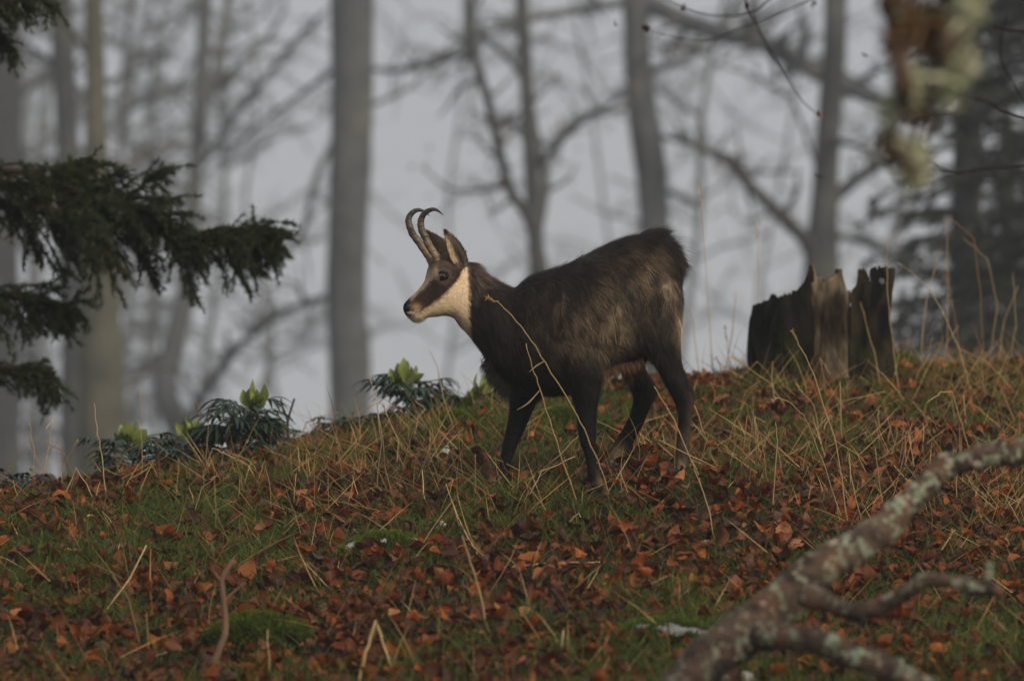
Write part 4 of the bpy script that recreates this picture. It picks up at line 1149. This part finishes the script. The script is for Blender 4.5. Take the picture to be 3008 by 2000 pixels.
def scatter(N, rng, ymin=11.0, ymax=19.4, margin=0.25, densfun=None):
    P_ = []
    tot = 0
    while tot < N:
        y = rng.uniform(ymin, ymax, N * 2); x = rng.uniform(-2.3, 2.3, N * 2)
        ok = np.abs(x) < 0.1003 * y + margin
        yr = np.interp(x, _gx, _gy); ok &= y < yr + 0.5
        for fx, fy, _ in FEET: ok &= ~((np.abs(x - fx + 0.005) < 0.045) & (y - fy > -0.16) & (y - fy < 0.04) & (rng.random(N * 2) < 0.5))
        if densfun is not None: ok &= rng.random(N * 2) < densfun(x, y)
        P_.append(np.stack([x[ok], y[ok]], 1)); tot += ok.sum()
    return np.concatenate(P_)[:N]
def grassiness(x, y):
    p = np.stack([x, y * 0.55, np.zeros_like(x)], 1)
    return fbm(p * 2.1 + 7, 71, 4)
def leaf_xform(xy, rng, size, tilt):
    N = len(xy)
    nrmv = ground_normal(xy[:, 0], xy[:, 1])
    up = nrm(nrmv + rng.normal(size=(N, 3)) * tilt[:, None]); up[:, 2] = np.abs(up[:, 2])
    a = nrm(np.cross(up, rng.normal(size=(N, 3)))); b = np.cross(up, a)
    pos = np.stack([xy[:, 0], xy[:, 1], ground_z(xy[:, 0], xy[:, 1])], 1) + np.array([0, 0, 1.0]) * (rng.uniform(0.004, 0.024, N) + size * tilt * 0.25)[:, None]
    return pos, a, b, up
rng = np.random.default_rng(9)
NL = 18000
xy = scatter(NL, rng, densfun=lambda x, y: 1.0 - 0.55 * smooth(0.44, 0.60, grassiness(x, y)))
size = 0.019 + 0.057 * rng.random(NL) ** 2.1; tilt = rng.uniform(0.08, 0.9, NL)
pos, a, b, up = leaf_xform(xy, rng, size, tilt)
# the 300 that show largest in the frame become leaves of their own, the rest one mass
score = size * (D0 / xy[:, 1]) * (np.abs(xy[:, 0]) < 0.0995 * xy[:, 1]) * (xy[:, 1] > 12.0)
big = np.argsort(-score)[:300]
isbig = np.zeros(NL, bool); isbig[big] = True
PAL = PAL * [1.08, 0.95, 0.75]
lc = PAL[rng.choice(len(PAL), NL, p=PALW / PALW.sum())] * rng.uniform(0.65, 1.3, NL)[:, None]
var = rng.integers(0, len(LV), NL)
mb = MB()
for k in range(len(LV)):
    idx = np.where((var == k) & ~isbig)[0]
    V, F = LV[k]
    W = pos[idx][:, None] + (a[idx][:, None] * V[None, :, 0:1] + b[idx][:, None] * V[None, :, 1:2] + up[idx][:, None] * V[None, :, 2:3]) * size[idx][:, None, None]
    FF = (F[None] + (np.arange(len(idx)) * len(V))[:, None, None]).reshape(-1, 4)
    mb.add(W.reshape(-1, 3), [FF], np.repeat(lc[idx], len(V), 0))
tag(mb.build('leaf_litter', M['leaf']), 'russet brown carpet of fallen beech leaves covering the slope', 'leaf litter', kind='stuff')
from mathutils import Matrix
leaf_meshes = {}
for i in big:
    ci = int(rng.choice(len(PAL), p=PALW / PALW.sum())); key = (int(var[i]), ci)
    if key not in leaf_meshes:
        V, F = LV[key[0]]
        leaf_meshes[key] = MB().add(V, [F], PAL[ci]).mesh('fallen_leaf', M['leaf'])
    o = bpy.data.objects.new('fallen_leaf', leaf_meshes[key]); COL.objects.link(o); o.parent = ground
    R3 = np.stack([a[i], b[i], up[i]], 1) * size[i]
    o.matrix_local = Matrix([[*R3[0], pos[i, 0]], [*R3[1], pos[i, 1]], [*R3[2], pos[i, 2]], [0, 0, 0, 1]])

for (px, py) in [(265, 1527), (197, 1628)]:
    V, F = LV[3]; g = ground_hit(px, py + 8)
    MB().add(g + [0, 0, 0.02] + V[:, [0, 2, 1]] * 0.026, [F], (0.62, 0.36, 0.02)).build('yellow_leaf', M['leaf'], ground)

# ------------------------------------------------------------------ grass
def blades(N, rng, lenr, width, cols, dens, lean, seed, ymin=11.0, ymax=19.6, clump=6, spread=0.02, stiff=1.0):
    c = scatter(N // clump + 1, rng, ymin, ymax, 0.25, dens)
    xy = np.repeat(c, clump, 0)[:N] + rng.normal(size=(N, 2)) * spread
    root = np.stack([xy[:, 0], xy[:, 1], ground_z(xy[:, 0], xy[:, 1]) - 0.004], 1)
    d = nrm(np.stack([rng.normal(size=N) * lean, rng.normal(size=N) * lean, np.ones(N)], 1))
    ln = rng.uniform(lenr[0], lenr[1], N) * np.repeat(rng.uniform(0.6, 1.3, N // clump + 1), clump)[:N]
    cc = np.array(cols)[rng.integers(0, len(cols), N)] * rng.uniform(0.7, 1.3, N)[:, None]
    bend = np.stack([rng.normal(size=N) * 0.35, rng.normal(size=N) * 0.35, -rng.uniform(0.05, 0.4, N)], 1) * stiff
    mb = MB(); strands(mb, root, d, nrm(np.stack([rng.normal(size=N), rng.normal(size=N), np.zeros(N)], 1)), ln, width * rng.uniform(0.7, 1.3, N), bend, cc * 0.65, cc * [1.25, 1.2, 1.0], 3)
    return mb
rng = np.random.default_rng(12)
greens = [(0.052, 0.092, 0.016), (0.074, 0.120, 0.018), (0.036, 0.076, 0.018), (0.105, 0.120, 0.022), (0.14, 0.115, 0.03)]
gd = lambda x, y: 0.34 + 0.66 * smooth(0.38, 0.56, grassiness(x, y))
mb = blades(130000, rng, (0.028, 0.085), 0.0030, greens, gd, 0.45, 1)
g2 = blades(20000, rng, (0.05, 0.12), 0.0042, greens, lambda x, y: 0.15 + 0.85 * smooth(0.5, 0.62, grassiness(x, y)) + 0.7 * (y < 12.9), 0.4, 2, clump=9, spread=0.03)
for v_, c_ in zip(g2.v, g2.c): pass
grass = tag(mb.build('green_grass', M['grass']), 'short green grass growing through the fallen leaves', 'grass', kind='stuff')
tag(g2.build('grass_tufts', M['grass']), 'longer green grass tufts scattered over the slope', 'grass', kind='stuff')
straw_cols = [(0.36, 0.23, 0.09), (0.44, 0.30, 0.13), (0.24, 0.14, 0.055), (0.20, 0.10, 0.04), (0.40, 0.29, 0.14)]
s1 = blades(5200, rng, (0.07, 0.24), 0.0032, straw_cols, lambda x, y: 0.10 + 0.90 * smooth(0.1, 0.9, (y - 13.4) / 2.6) * smooth(0.36, 0.52, fbm(np.stack([x * 1.7, y, x * 0], 1), 88, 2)), 0.85, 3, clump=3, spread=0.03, stiff=0.35)
tag(s1.build('withered_grass', M['straw']), 'low withered straw-coloured grass tangled over the leaf litter', 'grass', kind='stuff')

# ------------------------------------------------------------------ single dry stalks
def stalk(name, label, path, r, seed, col=(0.42, 0.29, 0.13), group='dry grass stalks', base=None, head=False, flat=False):
    """path in photo pixels from the root up; the root decides the distance"""
    rng = np.random.default_rng(seed)
    g = ground_hit(*path[0]) if base is None else base
    d0 = g[1]
    lean = rng.normal() * 0.03 if seed > 506 else -0.012
    pp = [g - [0, 0, 0.01]] + [P(a, b, d0 + lean * i) for i, (a, b) in enumerate(path) if i > 0]
    pp = np.array(pp)
    q = []
    for i in range(len(pp) - 1):
        for t in np.linspace(0, 1, 4, endpoint=False): q.append(pp[i] * (1 - t) + pp[i + 1] * t)
    q.append(pp[-1]); q = np.array(q)
    q[1:-1] += rng.normal(size=(len(q) - 2, 3)) * 0.0012
    mb = MB(); c = np.array(col) * rng.uniform(0.8, 1.2)
    r = r * 1.45
    tube(mb, q, np.linspace(r, r * 0.45, len(q)), np.linspace(0.9, 1.35, len(q))[:, None] * c, 5)
    if head:
        N = 26; u = rng.uniform(0.86, 1, N); i = np.minimum((u * (len(q) - 1)).astype(int), len(q) - 2)
        p = q[i] + (q[i + 1] - q[i]) * rng.random((N, 1)); tg = nrm(q[i + 1] - q[i])
        strands(mb, p, nrm(tg + rng.normal(size=(N, 3)) * 0.35), nrm(rng.normal(size=(N, 3))), 0.013, 0.004, np.zeros((N, 3)), c * 1.1, c * 1.3, 2)
    o = mb.build(name, M['straw'], origin=g)
    tag(o, label, 'grass stalk', group)
    return o
def generic(px, py):
    if py > 1640: return 'dry grass stalk among the leaves on the lower slope'
    if px > 2640 and py < 1130: return 'thin dry stalk on the crest beyond the stump'
    if px > 2040 and py < 1100: return 'thin dry stalk on the crest beside the rotten stump'
    if px > 2050: return 'thin dry stalk on the leafy slope below the stump' if py < 1330 else 'thin dry stalk between the hind hooves and the fallen limb'
    if px > 1420: return 'thin dry stalk close around the animal\'s hooves'
    if px > 900: return 'thin dry stalk ahead of the animal near the mossy hummock'
    if py < 1470: return 'thin dry stalk beside the hellebore plants'
    return 'thin dry stalk on the slope under the hellebore plants'
S = [
 ('long arching dry stalk with seed head crossing the animal\'s shoulder', [(1793, 1468), (1778, 1407), (1757, 1355), (1714, 1260), (1674, 1181), (1603, 1064), (1561, 1000), (1529, 956), (1479, 902), (1461, 888), (1429, 874)], 1.7, True),
 ('straight dry stalk leaning across the animal between its front legs', [(1701, 1478), (1665, 1389), (1625, 1266), (1585, 1138), (1564, 1077), (1545, 1009)], 1.6, False),
 ('long thin dry stalk leaning across the near hind leg', [(2103, 1598), (2085, 1504), (2043, 1385), (2035, 1364), (1986, 1245), (1955, 1190), (1922, 1135)], 1.5, False),
 ('dry stalk folded sharply over beside the hind hoof', [(2026, 1395), (1975, 1340), (1931, 1296), (1936, 1292), (2010, 1328), (2099, 1372)], 1.8, False),
 ('dry stalk bent flat across the near front hoof', [(1700, 1455), (1723, 1444), (1790, 1413), (1836, 1415)], 1.7, False),
 ('dry stalk lying from the far front leg towards the near one', [(1533, 1419), (1643, 1337), (1711, 1266), (1706, 1262)], 1.6, False),
 ('tall dry stalk drooping over at its tip, before the stump', [(2483, 1547), (2427, 1385), (2385, 1273), (2359, 1218), (2325, 1184), (2282, 1167), (2270, 1176)], 1.5, True),
 ('tall dry stalk crossing in front of the stump base with a seed tip', [(2491, 1560), (2474, 1406), (2453, 1295), (2419, 1192), (2393, 1111), (2367, 1047), (2342, 1000), (2328, 972)], 1.6, True),
 ('tall hair-thin stalk standing against the fog between rump and stump', [(2208, 1088), (2214, 968), (2223, 852), (2228, 750), (2222, 655)], 1.3, True),
 ('tall hair-thin stalk with knots standing right behind the rump', [(2095, 1092), (2087, 995), (2074, 797), (2065, 638), (2055, 542)], 1.2, True),
 ('long stalk arching over from the turf beyond the stump', [(2863, 1184), (2837, 1094), (2816, 1019), (2768, 914), (2732, 852), (2688, 808), (2637, 772)], 1.5, False),
 ('dry stalk sloping across the holed end of the stump', [(2594, 1154), (2568, 1034), (2543, 950), (2528, 888)], 1.5, False),
 ('upright tall dry stalk in front of the stump\'s holed corner', [(2648, 1179), (2630, 1059), (2616, 950), (2608, 870), (2606, 750), (2605, 690)], 1.4, False),
 ('broad dry blade snapped into an inverted V, close to the mossy stone', [(1048, 2010), (1075, 1915), (1104, 1824), (1130, 1900), (1170, 2010)], 3.4, False),
 ('dry stalk folded into a sharp tent before the bushiest hellebore', [(584, 1428), (605, 1372), (626, 1316), (680, 1342), (729, 1367), (763, 1425)], 1.9, False),
 ('thin upright stalk passing the low spreading hellebore bud', [(418, 1417), (416, 1303), (412, 1150)], 1.1, False),
 ('tall pale stalk slanting up beside the low spreading hellebore', [(320, 1486), (305, 1398), (294, 1314), (282, 1234), (277, 1184)], 1.5, False),
 ('long weathered stalk arching over the pale crest grass to the flower heads', [(971, 1295), (1020, 1240), (1060, 1212), (1126, 1174), (1160, 1130)], 1.5, False),
 ('stalk with a kink reaching over toward the thick beech trunk', [(861, 1300), (900, 1240), (940, 1222), (993, 1212)], 1.4, False),
 ('upright stalk rising past the twin flower heads', [(1137, 1433), (1126, 1300), (1104, 1163), (1082, 1097)], 1.5, False),
 ('long stalk rising in front of the animal\'s muzzle', [(1346, 1290), (1302, 1168), (1285, 1080), (1262, 1030)], 1.4, False),
 ('long low stalk lying level across the leaves below the hooves', [(1424, 1695), (1510, 1662), (1600, 1654), (1775, 1649)], 1.5, False),
 ('dry arched stem standing over the patchy leaves down the slope', [(1442, 1873), (1414, 1756), (1383, 1654), (1358, 1573)], 2.0, False),
]
for i, (lab, path, r, hd) in enumerate(S):
    o = stalk('grass_stalk', lab, path, r / 1000, 500 + i, head=hd)
    for bp in ([[(1600, 1060), (1575, 1075), (1554, 1093)]] if i == 0 else [[(1585, 1147), (1551, 1184), (1518, 1204)]] if i == 1 else []):
        q = catmull(np.array([P(a_, b_, ORIGIN[o.name][1] - 0.05) for a_, b_ in bp]), 5)
        mb = MB(); tube(mb, q, np.interp(np.linspace(0, 1, len(q)), [0, 0.4, 1], [0.0012, 0.0024, 0.0006]), (0.42, 0.30, 0.15), 5); mb.build('blade', M['straw'], o)
G = [
 [(2423, 1338), (2389, 1188), (2342, 1132)], [(2474, 1320), (2468, 1184), (2470, 1120), (2419, 1205)], [(2487, 1299), (2585, 1192), (2622, 1147)],
 [(2555, 1367), (2649, 1291), (2714, 1244), (2709, 1329)], [(2855, 1350), (2825, 1244), (2795, 1150), (2765, 1152), (2722, 1184)], [(3008, 1179), (2940, 1103), (2889, 1056), (2820, 1025)],
 [(511, 1497), (525, 1352)], [(172, 1486), (225, 1375), (278, 1470)], [(393, 1467), (444, 1367), (374, 1413)], [(61, 1490), (38, 1409)], [(626, 1493), (635, 1434)],
 [(1104, 1455), (1120, 1300), (1104, 1163)], [(1164, 1389), (1170, 1295), (1126, 1190)], [(1115, 1290), (1247, 1383), (1260, 1390)], [(1396, 1482), (1396, 1333)],
 [(366, 1950), (430, 1935), (488, 1915)], [(796, 2005), (786, 1848)], [(493, 1940), (626, 1919)], [(10, 1945), (15, 1878), (66, 1868)], [(1165, 1290), (1250, 1200), (1218, 1175)],
 [(2265, 1520), (2283, 1320), (2278, 1240)], [(2180, 1350), (2195, 1220)], [(2230, 1340), (2200, 1220), (2190, 1180)], [(2085, 1310), (2040, 1190)], [(2690, 1400), (2668, 1270)],
 [(2600, 1530), (2570, 1310)], [(2610, 1500), (2680, 1240)], [(2840, 1270), (2830, 1160)], [(2760, 1250), (2790, 1180)], [(2520, 1500), (2480, 1430), (2440, 1390)],
 [(2260, 1060), (2270, 1010), (2330, 1025), (2420, 1090)], [(2500, 1075), (2560, 1020), (2600, 1008)], [(2380, 1250), (2470, 1180), (2600, 1150)], [(2700, 1060), (2740, 990)],
 [(2120, 1080), (2150, 990), (2160, 860)], [(2060, 1080), (2040, 980), (2030, 900)], [(2150, 1075), (2130, 960)], [(2190, 1070), (2200, 1000), (2240, 980)],
 [(2830, 1060), (2800, 900), (2770, 800)], [(2900, 1080), (2930, 900), (2900, 760), (2830, 700)], [(2960, 1100), (2985, 960), (2975, 800)], [(2780, 1060), (2784, 840), (2780, 640)], [(2890, 1060), (2880, 860), (2860, 700), (2790, 640)],
 [(2700, 1060), (2720, 880), (2760, 740)], [(2930, 1085), (2950, 940), (2990, 840)], [(2520, 1075), (2510, 1000)], [(2640, 1300), (2560, 1230)], [(1545, 1470), (1590, 1385), (1690, 1340)],
 [(1600, 1440), (1740, 1395), (1800, 1398)], [(1860, 1480), (1820, 1380)], [(1310, 1480), (1330, 1410)], [(1250, 1500), (1240, 1380)], [(860, 1500), (870, 1390)], [(905, 1440), (900, 1330)], [(1010, 1430), (990, 1300)],
 [(120, 1390), (143, 1303), (155, 1234), (135, 1260)], [(95, 1400), (100, 1320), (85, 1240)], [(200, 1430), (190, 1360), (230, 1290)], [(240, 1430), (190, 1330), (120, 1290)], [(700, 1470), (705, 1400)],
 [(330, 1560), (300, 1500), (370, 1590)], [(560, 1600), (660, 1585)], [(950, 1640), (980, 1560)], [(1360, 1560), (1310, 1420)], [(1720, 1560), (1700, 1505), (1640, 1560)], [(1820, 1750), (1960, 1690)], [(2200, 1700), (2210, 1620)],
 [(1640, 1940), (1655, 1850)], [(620, 1900), (640, 1830)], [(420, 1920), (380, 1760), (330, 1690)], [(440, 1930), (430, 1800)], [(300, 1800), (380, 1700), (430, 1600)], [(2740, 1650), (2800, 1560)], [(2900, 1560), (2930, 1480)], [(2850, 1450), (2960, 1380)],
 [(1680, 1330), (1760, 1349), (1894, 1404)], [(1480, 1380), (1560, 1360), (1660, 1345)],
]
for i, path in enumerate(G):
    dark = i in (57, 58)
    stalk('grass_stalk', generic(*path[0]), path, (1.5 if path[0][1] < 1700 else 2.1) / 1000 * (0.85 + 0.3 * ((i * 37) % 10) / 10), 600 + i, [(0.42, 0.29, 0.13), (0.36, 0.22, 0.09), (0.30, 0.16, 0.065), (0.46, 0.34, 0.17)][i % 4], head=(i % 6 == 0))
# extra leaning stalks of the same kind along the crest and the slope under the stump
rng = np.random.default_rng(77)
for i in range(70):
    if i < 45: px, py = rng.uniform(2050, 3000), rng.uniform(1090, 1480)
    else: px, py = rng.uniform(20, 1250), rng.uniform(1330, 1560)
    ht = rng.uniform(60, 190); ln = rng.normal() * 0.45
    path = [(px, py), (px + ln * ht * 0.5, py - ht * 0.55), (px + ln * ht * 1.15 + rng.normal() * 12, py - ht * rng.uniform(0.75, 1.0))]
    if rng.random() < 0.4: path.append((path[-1][0] + rng.uniform(-70, 70), path[-1][1] + rng.uniform(10, 60)))
    stalk('grass_stalk', generic(*path[0]), path, rng.uniform(1.0, 1.5) / 1000, 800 + i, [(0.42, 0.29, 0.13), (0.30, 0.17, 0.07), (0.26, 0.13, 0.05)][i % 3], head=(i % 7 == 0))

# ------------------------------------------------------------------ sticks, fallen limb, lichen branch
def lichen_flakes(mb, pts, rad, N, rng, size, cols, facing=None):
    nc = max(3, N // 14); ci = rng.integers(0, len(pts) - 1, nc); cn = nrm(rng.normal(size=(nc, 3)))
    w_ = rng.integers(0, nc, N)
    i = np.clip(ci[w_] + np.round(rng.normal(size=N) * 1.1).astype(int), 0, len(pts) - 2); fr = rng.random((N, 1))
    c = pts[i] * (1 - fr) + pts[i + 1] * fr; r = rad[i]
    tg = nrm(pts[i + 1] - pts[i])
    n = nrm(np.cross(tg, nrm(cn[w_] + rng.normal(size=(N, 3)) * 0.35)))
    c = c + n * (r * 1.0)[:, None]
    sz = rng.uniform(size[0], size[1], N)
    a = nrm(np.cross(n, tg)); b = np.cross(n, a)
    m = 7; th = np.linspace(0, 2 * np.pi, m, endpoint=False)
    rr = sz[:, None] * rng.uniform(0.6, 1.2, (N, m))
    V = c[:, None] + a[:, None] * (rr * np.cos(th))[:, :, None] + b[:, None] * (rr * np.sin(th))[:, :, None] + n[:, None] * (sz[:, None] * rng.uniform(-0.15, 0.25, (N, m)))[:, :, None]
    V = np.concatenate([V, (c + n * (sz * 0.28)[:, None])[:, None]], 1)
    base = np.arange(N)[:, None] * (m + 1); k = np.arange(m)[None]; k2 = (k + 1) % m
    F = np.stack([base + k, base + k2, np.broadcast_to(base + m, (N, m))], -1).reshape(-1, 3)
    cc = np.repeat(np.array(cols)[rng.integers(0, len(cols), N)] * rng.uniform(0.75, 1.2, N)[:, None], m + 1, 0)
    mb.add(V.reshape(-1, 3), [F], cc)

d_l = 10.8
k_l = d_l / D0 / 1000
g0 = P(1700, 2150, d_l); g0[2] = ground_at(g0[0], g0[1])
limb = thing('fallen_limb', 'crooked fallen limb crusted with pale green lichen, lying over the leaves', 'branch', g0)
LCOL = np.array((0.125, 0.090, 0.068))
rng = np.random.default_rng(31)
def limb_part(name, path, ws, drift, seed, nl, lab=None):
    dd = np.linspace(0, drift, len(path))
    q = np.array([P(a, b, d_l + e) for (a, b), e in zip(path, dd)])
    q = catmull(np.concatenate([q, (np.array(ws) * k_l)[:, None]], 1), 9)
    q[2:-2, :3] += (np.stack([fbm(q[2:-2, :3] * 9 + z_, seed + z_, 3) for z_ in (3, 11, 29)], 1) - 0.5) * 0.045
    mb = MB(); tube(mb, q[:, :3], q[:, 3], LCOL, 28, 0.34, seed)
    o = mb.build(name, M['limb'], limb)
    if lab: o['label'] = lab
    lm = MB(); lichen_flakes(lm, q[:, :3], q[:, 3] * 1.02, nl, np.random.default_rng(seed + 1), (0.003, 0.011), [(0.22, 0.26, 0.18), (0.27, 0.29, 0.21), (0.19, 0.23, 0.16), (0.30, 0.24, 0.17)])
    lm.build('lichen', M['lichen'], o)['kind'] = 'stuff'
    return o
limb_part('main_limb', [(1690, 2400), (1850, 2170), (2010, 2010), (2130, 1890), (2240, 1800), (2330, 1725), (2430, 1665), (2530, 1600), (2630, 1530), (2690, 1450), (2760, 1390), (2860, 1362), (2960, 1340), (3060, 1310), (3300, 1230), (3550, 1120)],
          [76, 74, 72, 70, 72, 64, 56, 50, 47, 40, 36, 36, 38, 36, 30, 20], 0.7, 5, 620)
limb_part('side_branch', [(2230, 1870), (2330, 1880), (2430, 1900), (2540, 1945), (2650, 1990), (2780, 2060), (2900, 2160)], [40, 38, 36, 37, 36, 34, 30], -0.3, 7, 300)
limb_part('side_branch', [(2360, 1740), (2440, 1785), (2520, 1800), (2600, 1775), (2670, 1725), (2730, 1695), (2800, 1712), (2880, 1738), (2945, 1745)], [34, 29, 27, 25, 23, 23, 20, 20, 15], -0.2, 9, 110)
limb_part('side_branch', [(2890, 1735), (2898, 1700), (2905, 1655)], [15, 15, 14], -0.02, 10, 8)

def stick(name, label, paths, ws, col, seed):
    g = ground_hit(*paths[0][0]); d = g[1]; k = d / D0 / 1000
    root = thing(name, label, 'stick', g)
    for j, (path, w) in enumerate(zip(paths, ws)):
        q = np.array([P(a, b, d) for a, b in path]); q = catmull(q, 6)
        mb = MB(); tube(mb, q, np.linspace(w[0] * k, w[1] * k, len(q)), col, 9, 0.2, seed + j)
        mb.build('stem' if j == 0 else 'prong', M['twig'], root)
stick('forked_stick', 'upright reddish stick with forked tip beside the round mossy stone', [[(622, 1990), (632, 1940), (648, 1895), (662, 1850), (657, 1760), (652, 1705), (668, 1670), (684, 1645)], [(653, 1708), (640, 1695), (628, 1678)], [(660, 1765), (690, 1735), (716, 1712)]],
      [(12, 7), (6, 3), (5, 2)], (0.19, 0.112, 0.072), 61)
stick('dark_twig', 'short dark twig slanting out of the leaves near the arched pale stone', [[(1710, 1835), (1690, 1815), (1663, 1790), (1640, 1755), (1617, 1728)]], [(9, 7)], (0.035, 0.024, 0.018), 62)
stick('dead_stem', 'dark dead stem standing between hellebore bushes on the crest', [[(850, 1310), (845, 1240), (865, 1170)], [(846, 1235), (830, 1195), (826, 1170)]], [(5, 3), (4, 2)], (0.05, 0.04, 0.035), 63)

d_h = 7.3
tbx = np.array([2.15, 8.6]); gzv = ground_at(*tbx)
ltree = thing('lichen_tree', 'tree out of focus whose hanging twigs carry pale lichen tufts', 'tree', (tbx[0], tbx[1], gzv))
mb = MB(); tube(mb, catmull(np.array([[tbx[0], tbx[1], gzv - 0.2], [tbx[0], tbx[1], gzv + 0.5], [tbx[0] - 0.03, tbx[1], gzv + 2.4], [tbx[0] - 0.1, tbx[1], gzv + 4.8]]), 8), np.interp(np.linspace(0, 1, 25), [0, 0.12, 1], [0.22, 0.14, 0.07]), (0.06, 0.05, 0.04), 18, 0.12, 3)
mb.build('trunk', M['bark'], ltree)
start = np.array([tbx[0] - 0.04, tbx[1], gzv + 3.0])
def hang(path, r0, r1, d, seed, dstart=True, col=(0.075, 0.050, 0.034)):
    q = [P(a, b, d + 0.05 * math.sin(i * 1.7)) for i, (a, b) in enumerate(path)]
    if dstart: q = [start, start * 0.45 + q[0] * 0.55 + np.array([0, 0, 0.25])] + q
    q = catmull(np.array(q), 8); rad = np.linspace(r0, r1, len(q))
    mb = MB(); tube(mb, q, rad, col, 8, 0.25, seed)
    return mb.build('branch', M['twig'], ltree), q, rad
def lichen_tuft(parent, centers, d, seed, n=420, browns=0.0):
    rng = np.random.default_rng(seed); mb = MB(); k = d / D0 / 1000
    for (px, py, rx, ry) in centers:
        c = P(px, py, d + rng.normal() * 0.01); N = int(n * max(0.25, rx * ry / 3500))
        p = c + rng.normal(size=(N, 3)) * np.array([rx * k, (rx + ry) / 2 * k, ry * k]) * 0.36
        dv = nrm(rng.normal(size=(N, 3)) + [0, 0, -0.3]); b = rng.random(N) < browns
        col = np.where(b[:, None], np.array([0.16, 0.095, 0.05]), np.array([0.52, 0.53, 0.37])) * rng.uniform(0.75, 1.2, N)[:, None]
        strands(mb, p, dv, nrm(rng.normal(size=(N, 3))), rng.uniform(0.010, 0.026, N), 0.010, rng.normal(size=(N, 3)) * 0.4, col * 0.8, col, 3)
    mb.build('lichen_tuft', M['lichen'], parent)['kind'] = 'stuff'
b1, q, r_ = hang([(2720, -160), (2680, 60), (2640, 150), (2660, 260), (2640, 330), (2620, 400), (2650, 460), (2690, 520)], 0.022, 0.006, d_h, 71)
lichen_tuft(b1, [(2668, 235, 46, 70), (2690, 300, 30, 40), (2618, 325, 26, 40), (2675, 455, 46, 62), (2690, 510, 30, 25)], d_h, 72)
lichen_tuft(b1, [(2640, 90, 46, 60), (2630, 130, 36, 50), (2700, 60, 60, 60), (2612, 400, 26, 40), (2620, 450, 16, 40)], d_h, 73, 240, 0.9)
b2, q, r_ = hang([(2880, -180), (2850, -20), (2800, 80), (2770, 150), (2740, 220), (2720, 300), (2650, 350)], 0.020, 0.006, d_h, 74)
lichen_tuft(b2, [(2830, 20, 50, 70), (2800, 110, 34, 60), (2810, 190, 56, 70), (2780, 255, 46, 44), (2735, 285, 20, 26)], d_h, 75)
lichen_tuft(b2, [(2740, 60, 50, 60), (2735, 130, 30, 46), (2770, 150, 34, 36), (2715, 330, 20, 30)], d_h, 76, 220, 0.95)
d_t = 11.6
for i, (path, r0, r1) in enumerate([
    ([(2500, -120), (2250, -60), (2190, -10), (2215, 60), (2250, 130), (2310, 220), (2350, 290), (2400, 335)], 0.006, 0.0018),
    ([(2560, -100), (2300, -20), (2200, 40), (2080, 45), (2010, 25), (1930, -10)], 0.005, 0.0015),
    ([(2560, -90), (2380, 0), (2300, 35), (2200, 75), (2060, 120), (1900, 90)], 0.004, 0.0012),
    ([(2640, -100), (2520, -10), (2480, 60), (2500, 130), (2560, 200), (2640, 250)], 0.005, 0.002),
    ([(3300, 400), (3008, 350), (2900, 300), (2820, 280)], 0.008, 0.003),
    ([(3300, 120), (3008, 95), (2900, 70), (2840, 55)], 0.008, 0.003),
    ([(3300, 470), (3008, 488), (2900, 495), (2800, 508), (2740, 480), (2700, 420)], 0.007, 0.003),
    ([(3300, 380), (3008, 410), (2900, 430), (2820, 432)], 0.006, 0.002),
    ([(3008, 300), (2950, 200), (2940, 120), (2960, 40)], 0.004, 0.002)]):
    if i in (3, 7): continue
    hang(path, r0 * 0.6, r1 * 0.6, d_t, 80 + i, dstart=False, col=(0.016, 0.013, 0.011))
# orange withered leaves left on the twigs
rl = np.random.default_rng(90)
for (px, py) in [(2402, 336), (2405, 520), (1890, 88), (2540, 165), (2010, 25), (2390, 15), (1810, 74), (2195, 20)]:
    V, F = LV[rl.integers(len(LV))]; c = P(px, py, d_t)
    B = np.linalg.qr(rl.normal(size=(3, 3)))[0]
    MB().add(c + (V @ B.T) * rl.uniform(0.018, 0.034), [F], (0.20, 0.075, 0.03) if px in (2402, 2405) else (0.05, 0.02, 0.02)).build('leaf', M['leaf'], ltree)

# ------------------------------------------------------------------ haze
hz = bpy.data.meshes.new('haze')
x0, x1, y0, y1, z0, z1 = -305, 305, -20, 645, float(gz.min()) - 1.0, 22.0
vv = [(x, y, z) for x in (x0, x1) for y in (y0, y1) for z in (z0, z1)]
hz.from_pydata(vv, [], [(0, 1, 3, 2), (4, 6, 7, 5), (0, 4, 5, 1), (2, 3, 7, 6), (0, 2, 6, 4), (1, 5, 7, 3)])
ho = bpy.data.objects.new('haze', hz); COL.objects.link(ho); ho['kind'] = 'stuff'; ho['label'] = 'pale grey morning fog hanging in the wood'; ho['category'] = 'fog'
hm = bpy.data.materials.new('haze'); hm.use_nodes = True; hm.node_tree.nodes.clear()
ou = hm.node_tree.nodes.new('ShaderNodeOutputMaterial'); pv = hm.node_tree.nodes.new('ShaderNodeVolumePrincipled')
pv.inputs['Color'].default_value = (0.90, 0.94, 1.0, 1); pv.inputs['Density'].default_value = 0.0015; pv.inputs['Anisotropy'].default_value = 0.1
hm.node_tree.links.new(pv.outputs[0], ou.inputs['Volume'])
hz.materials.append(hm)
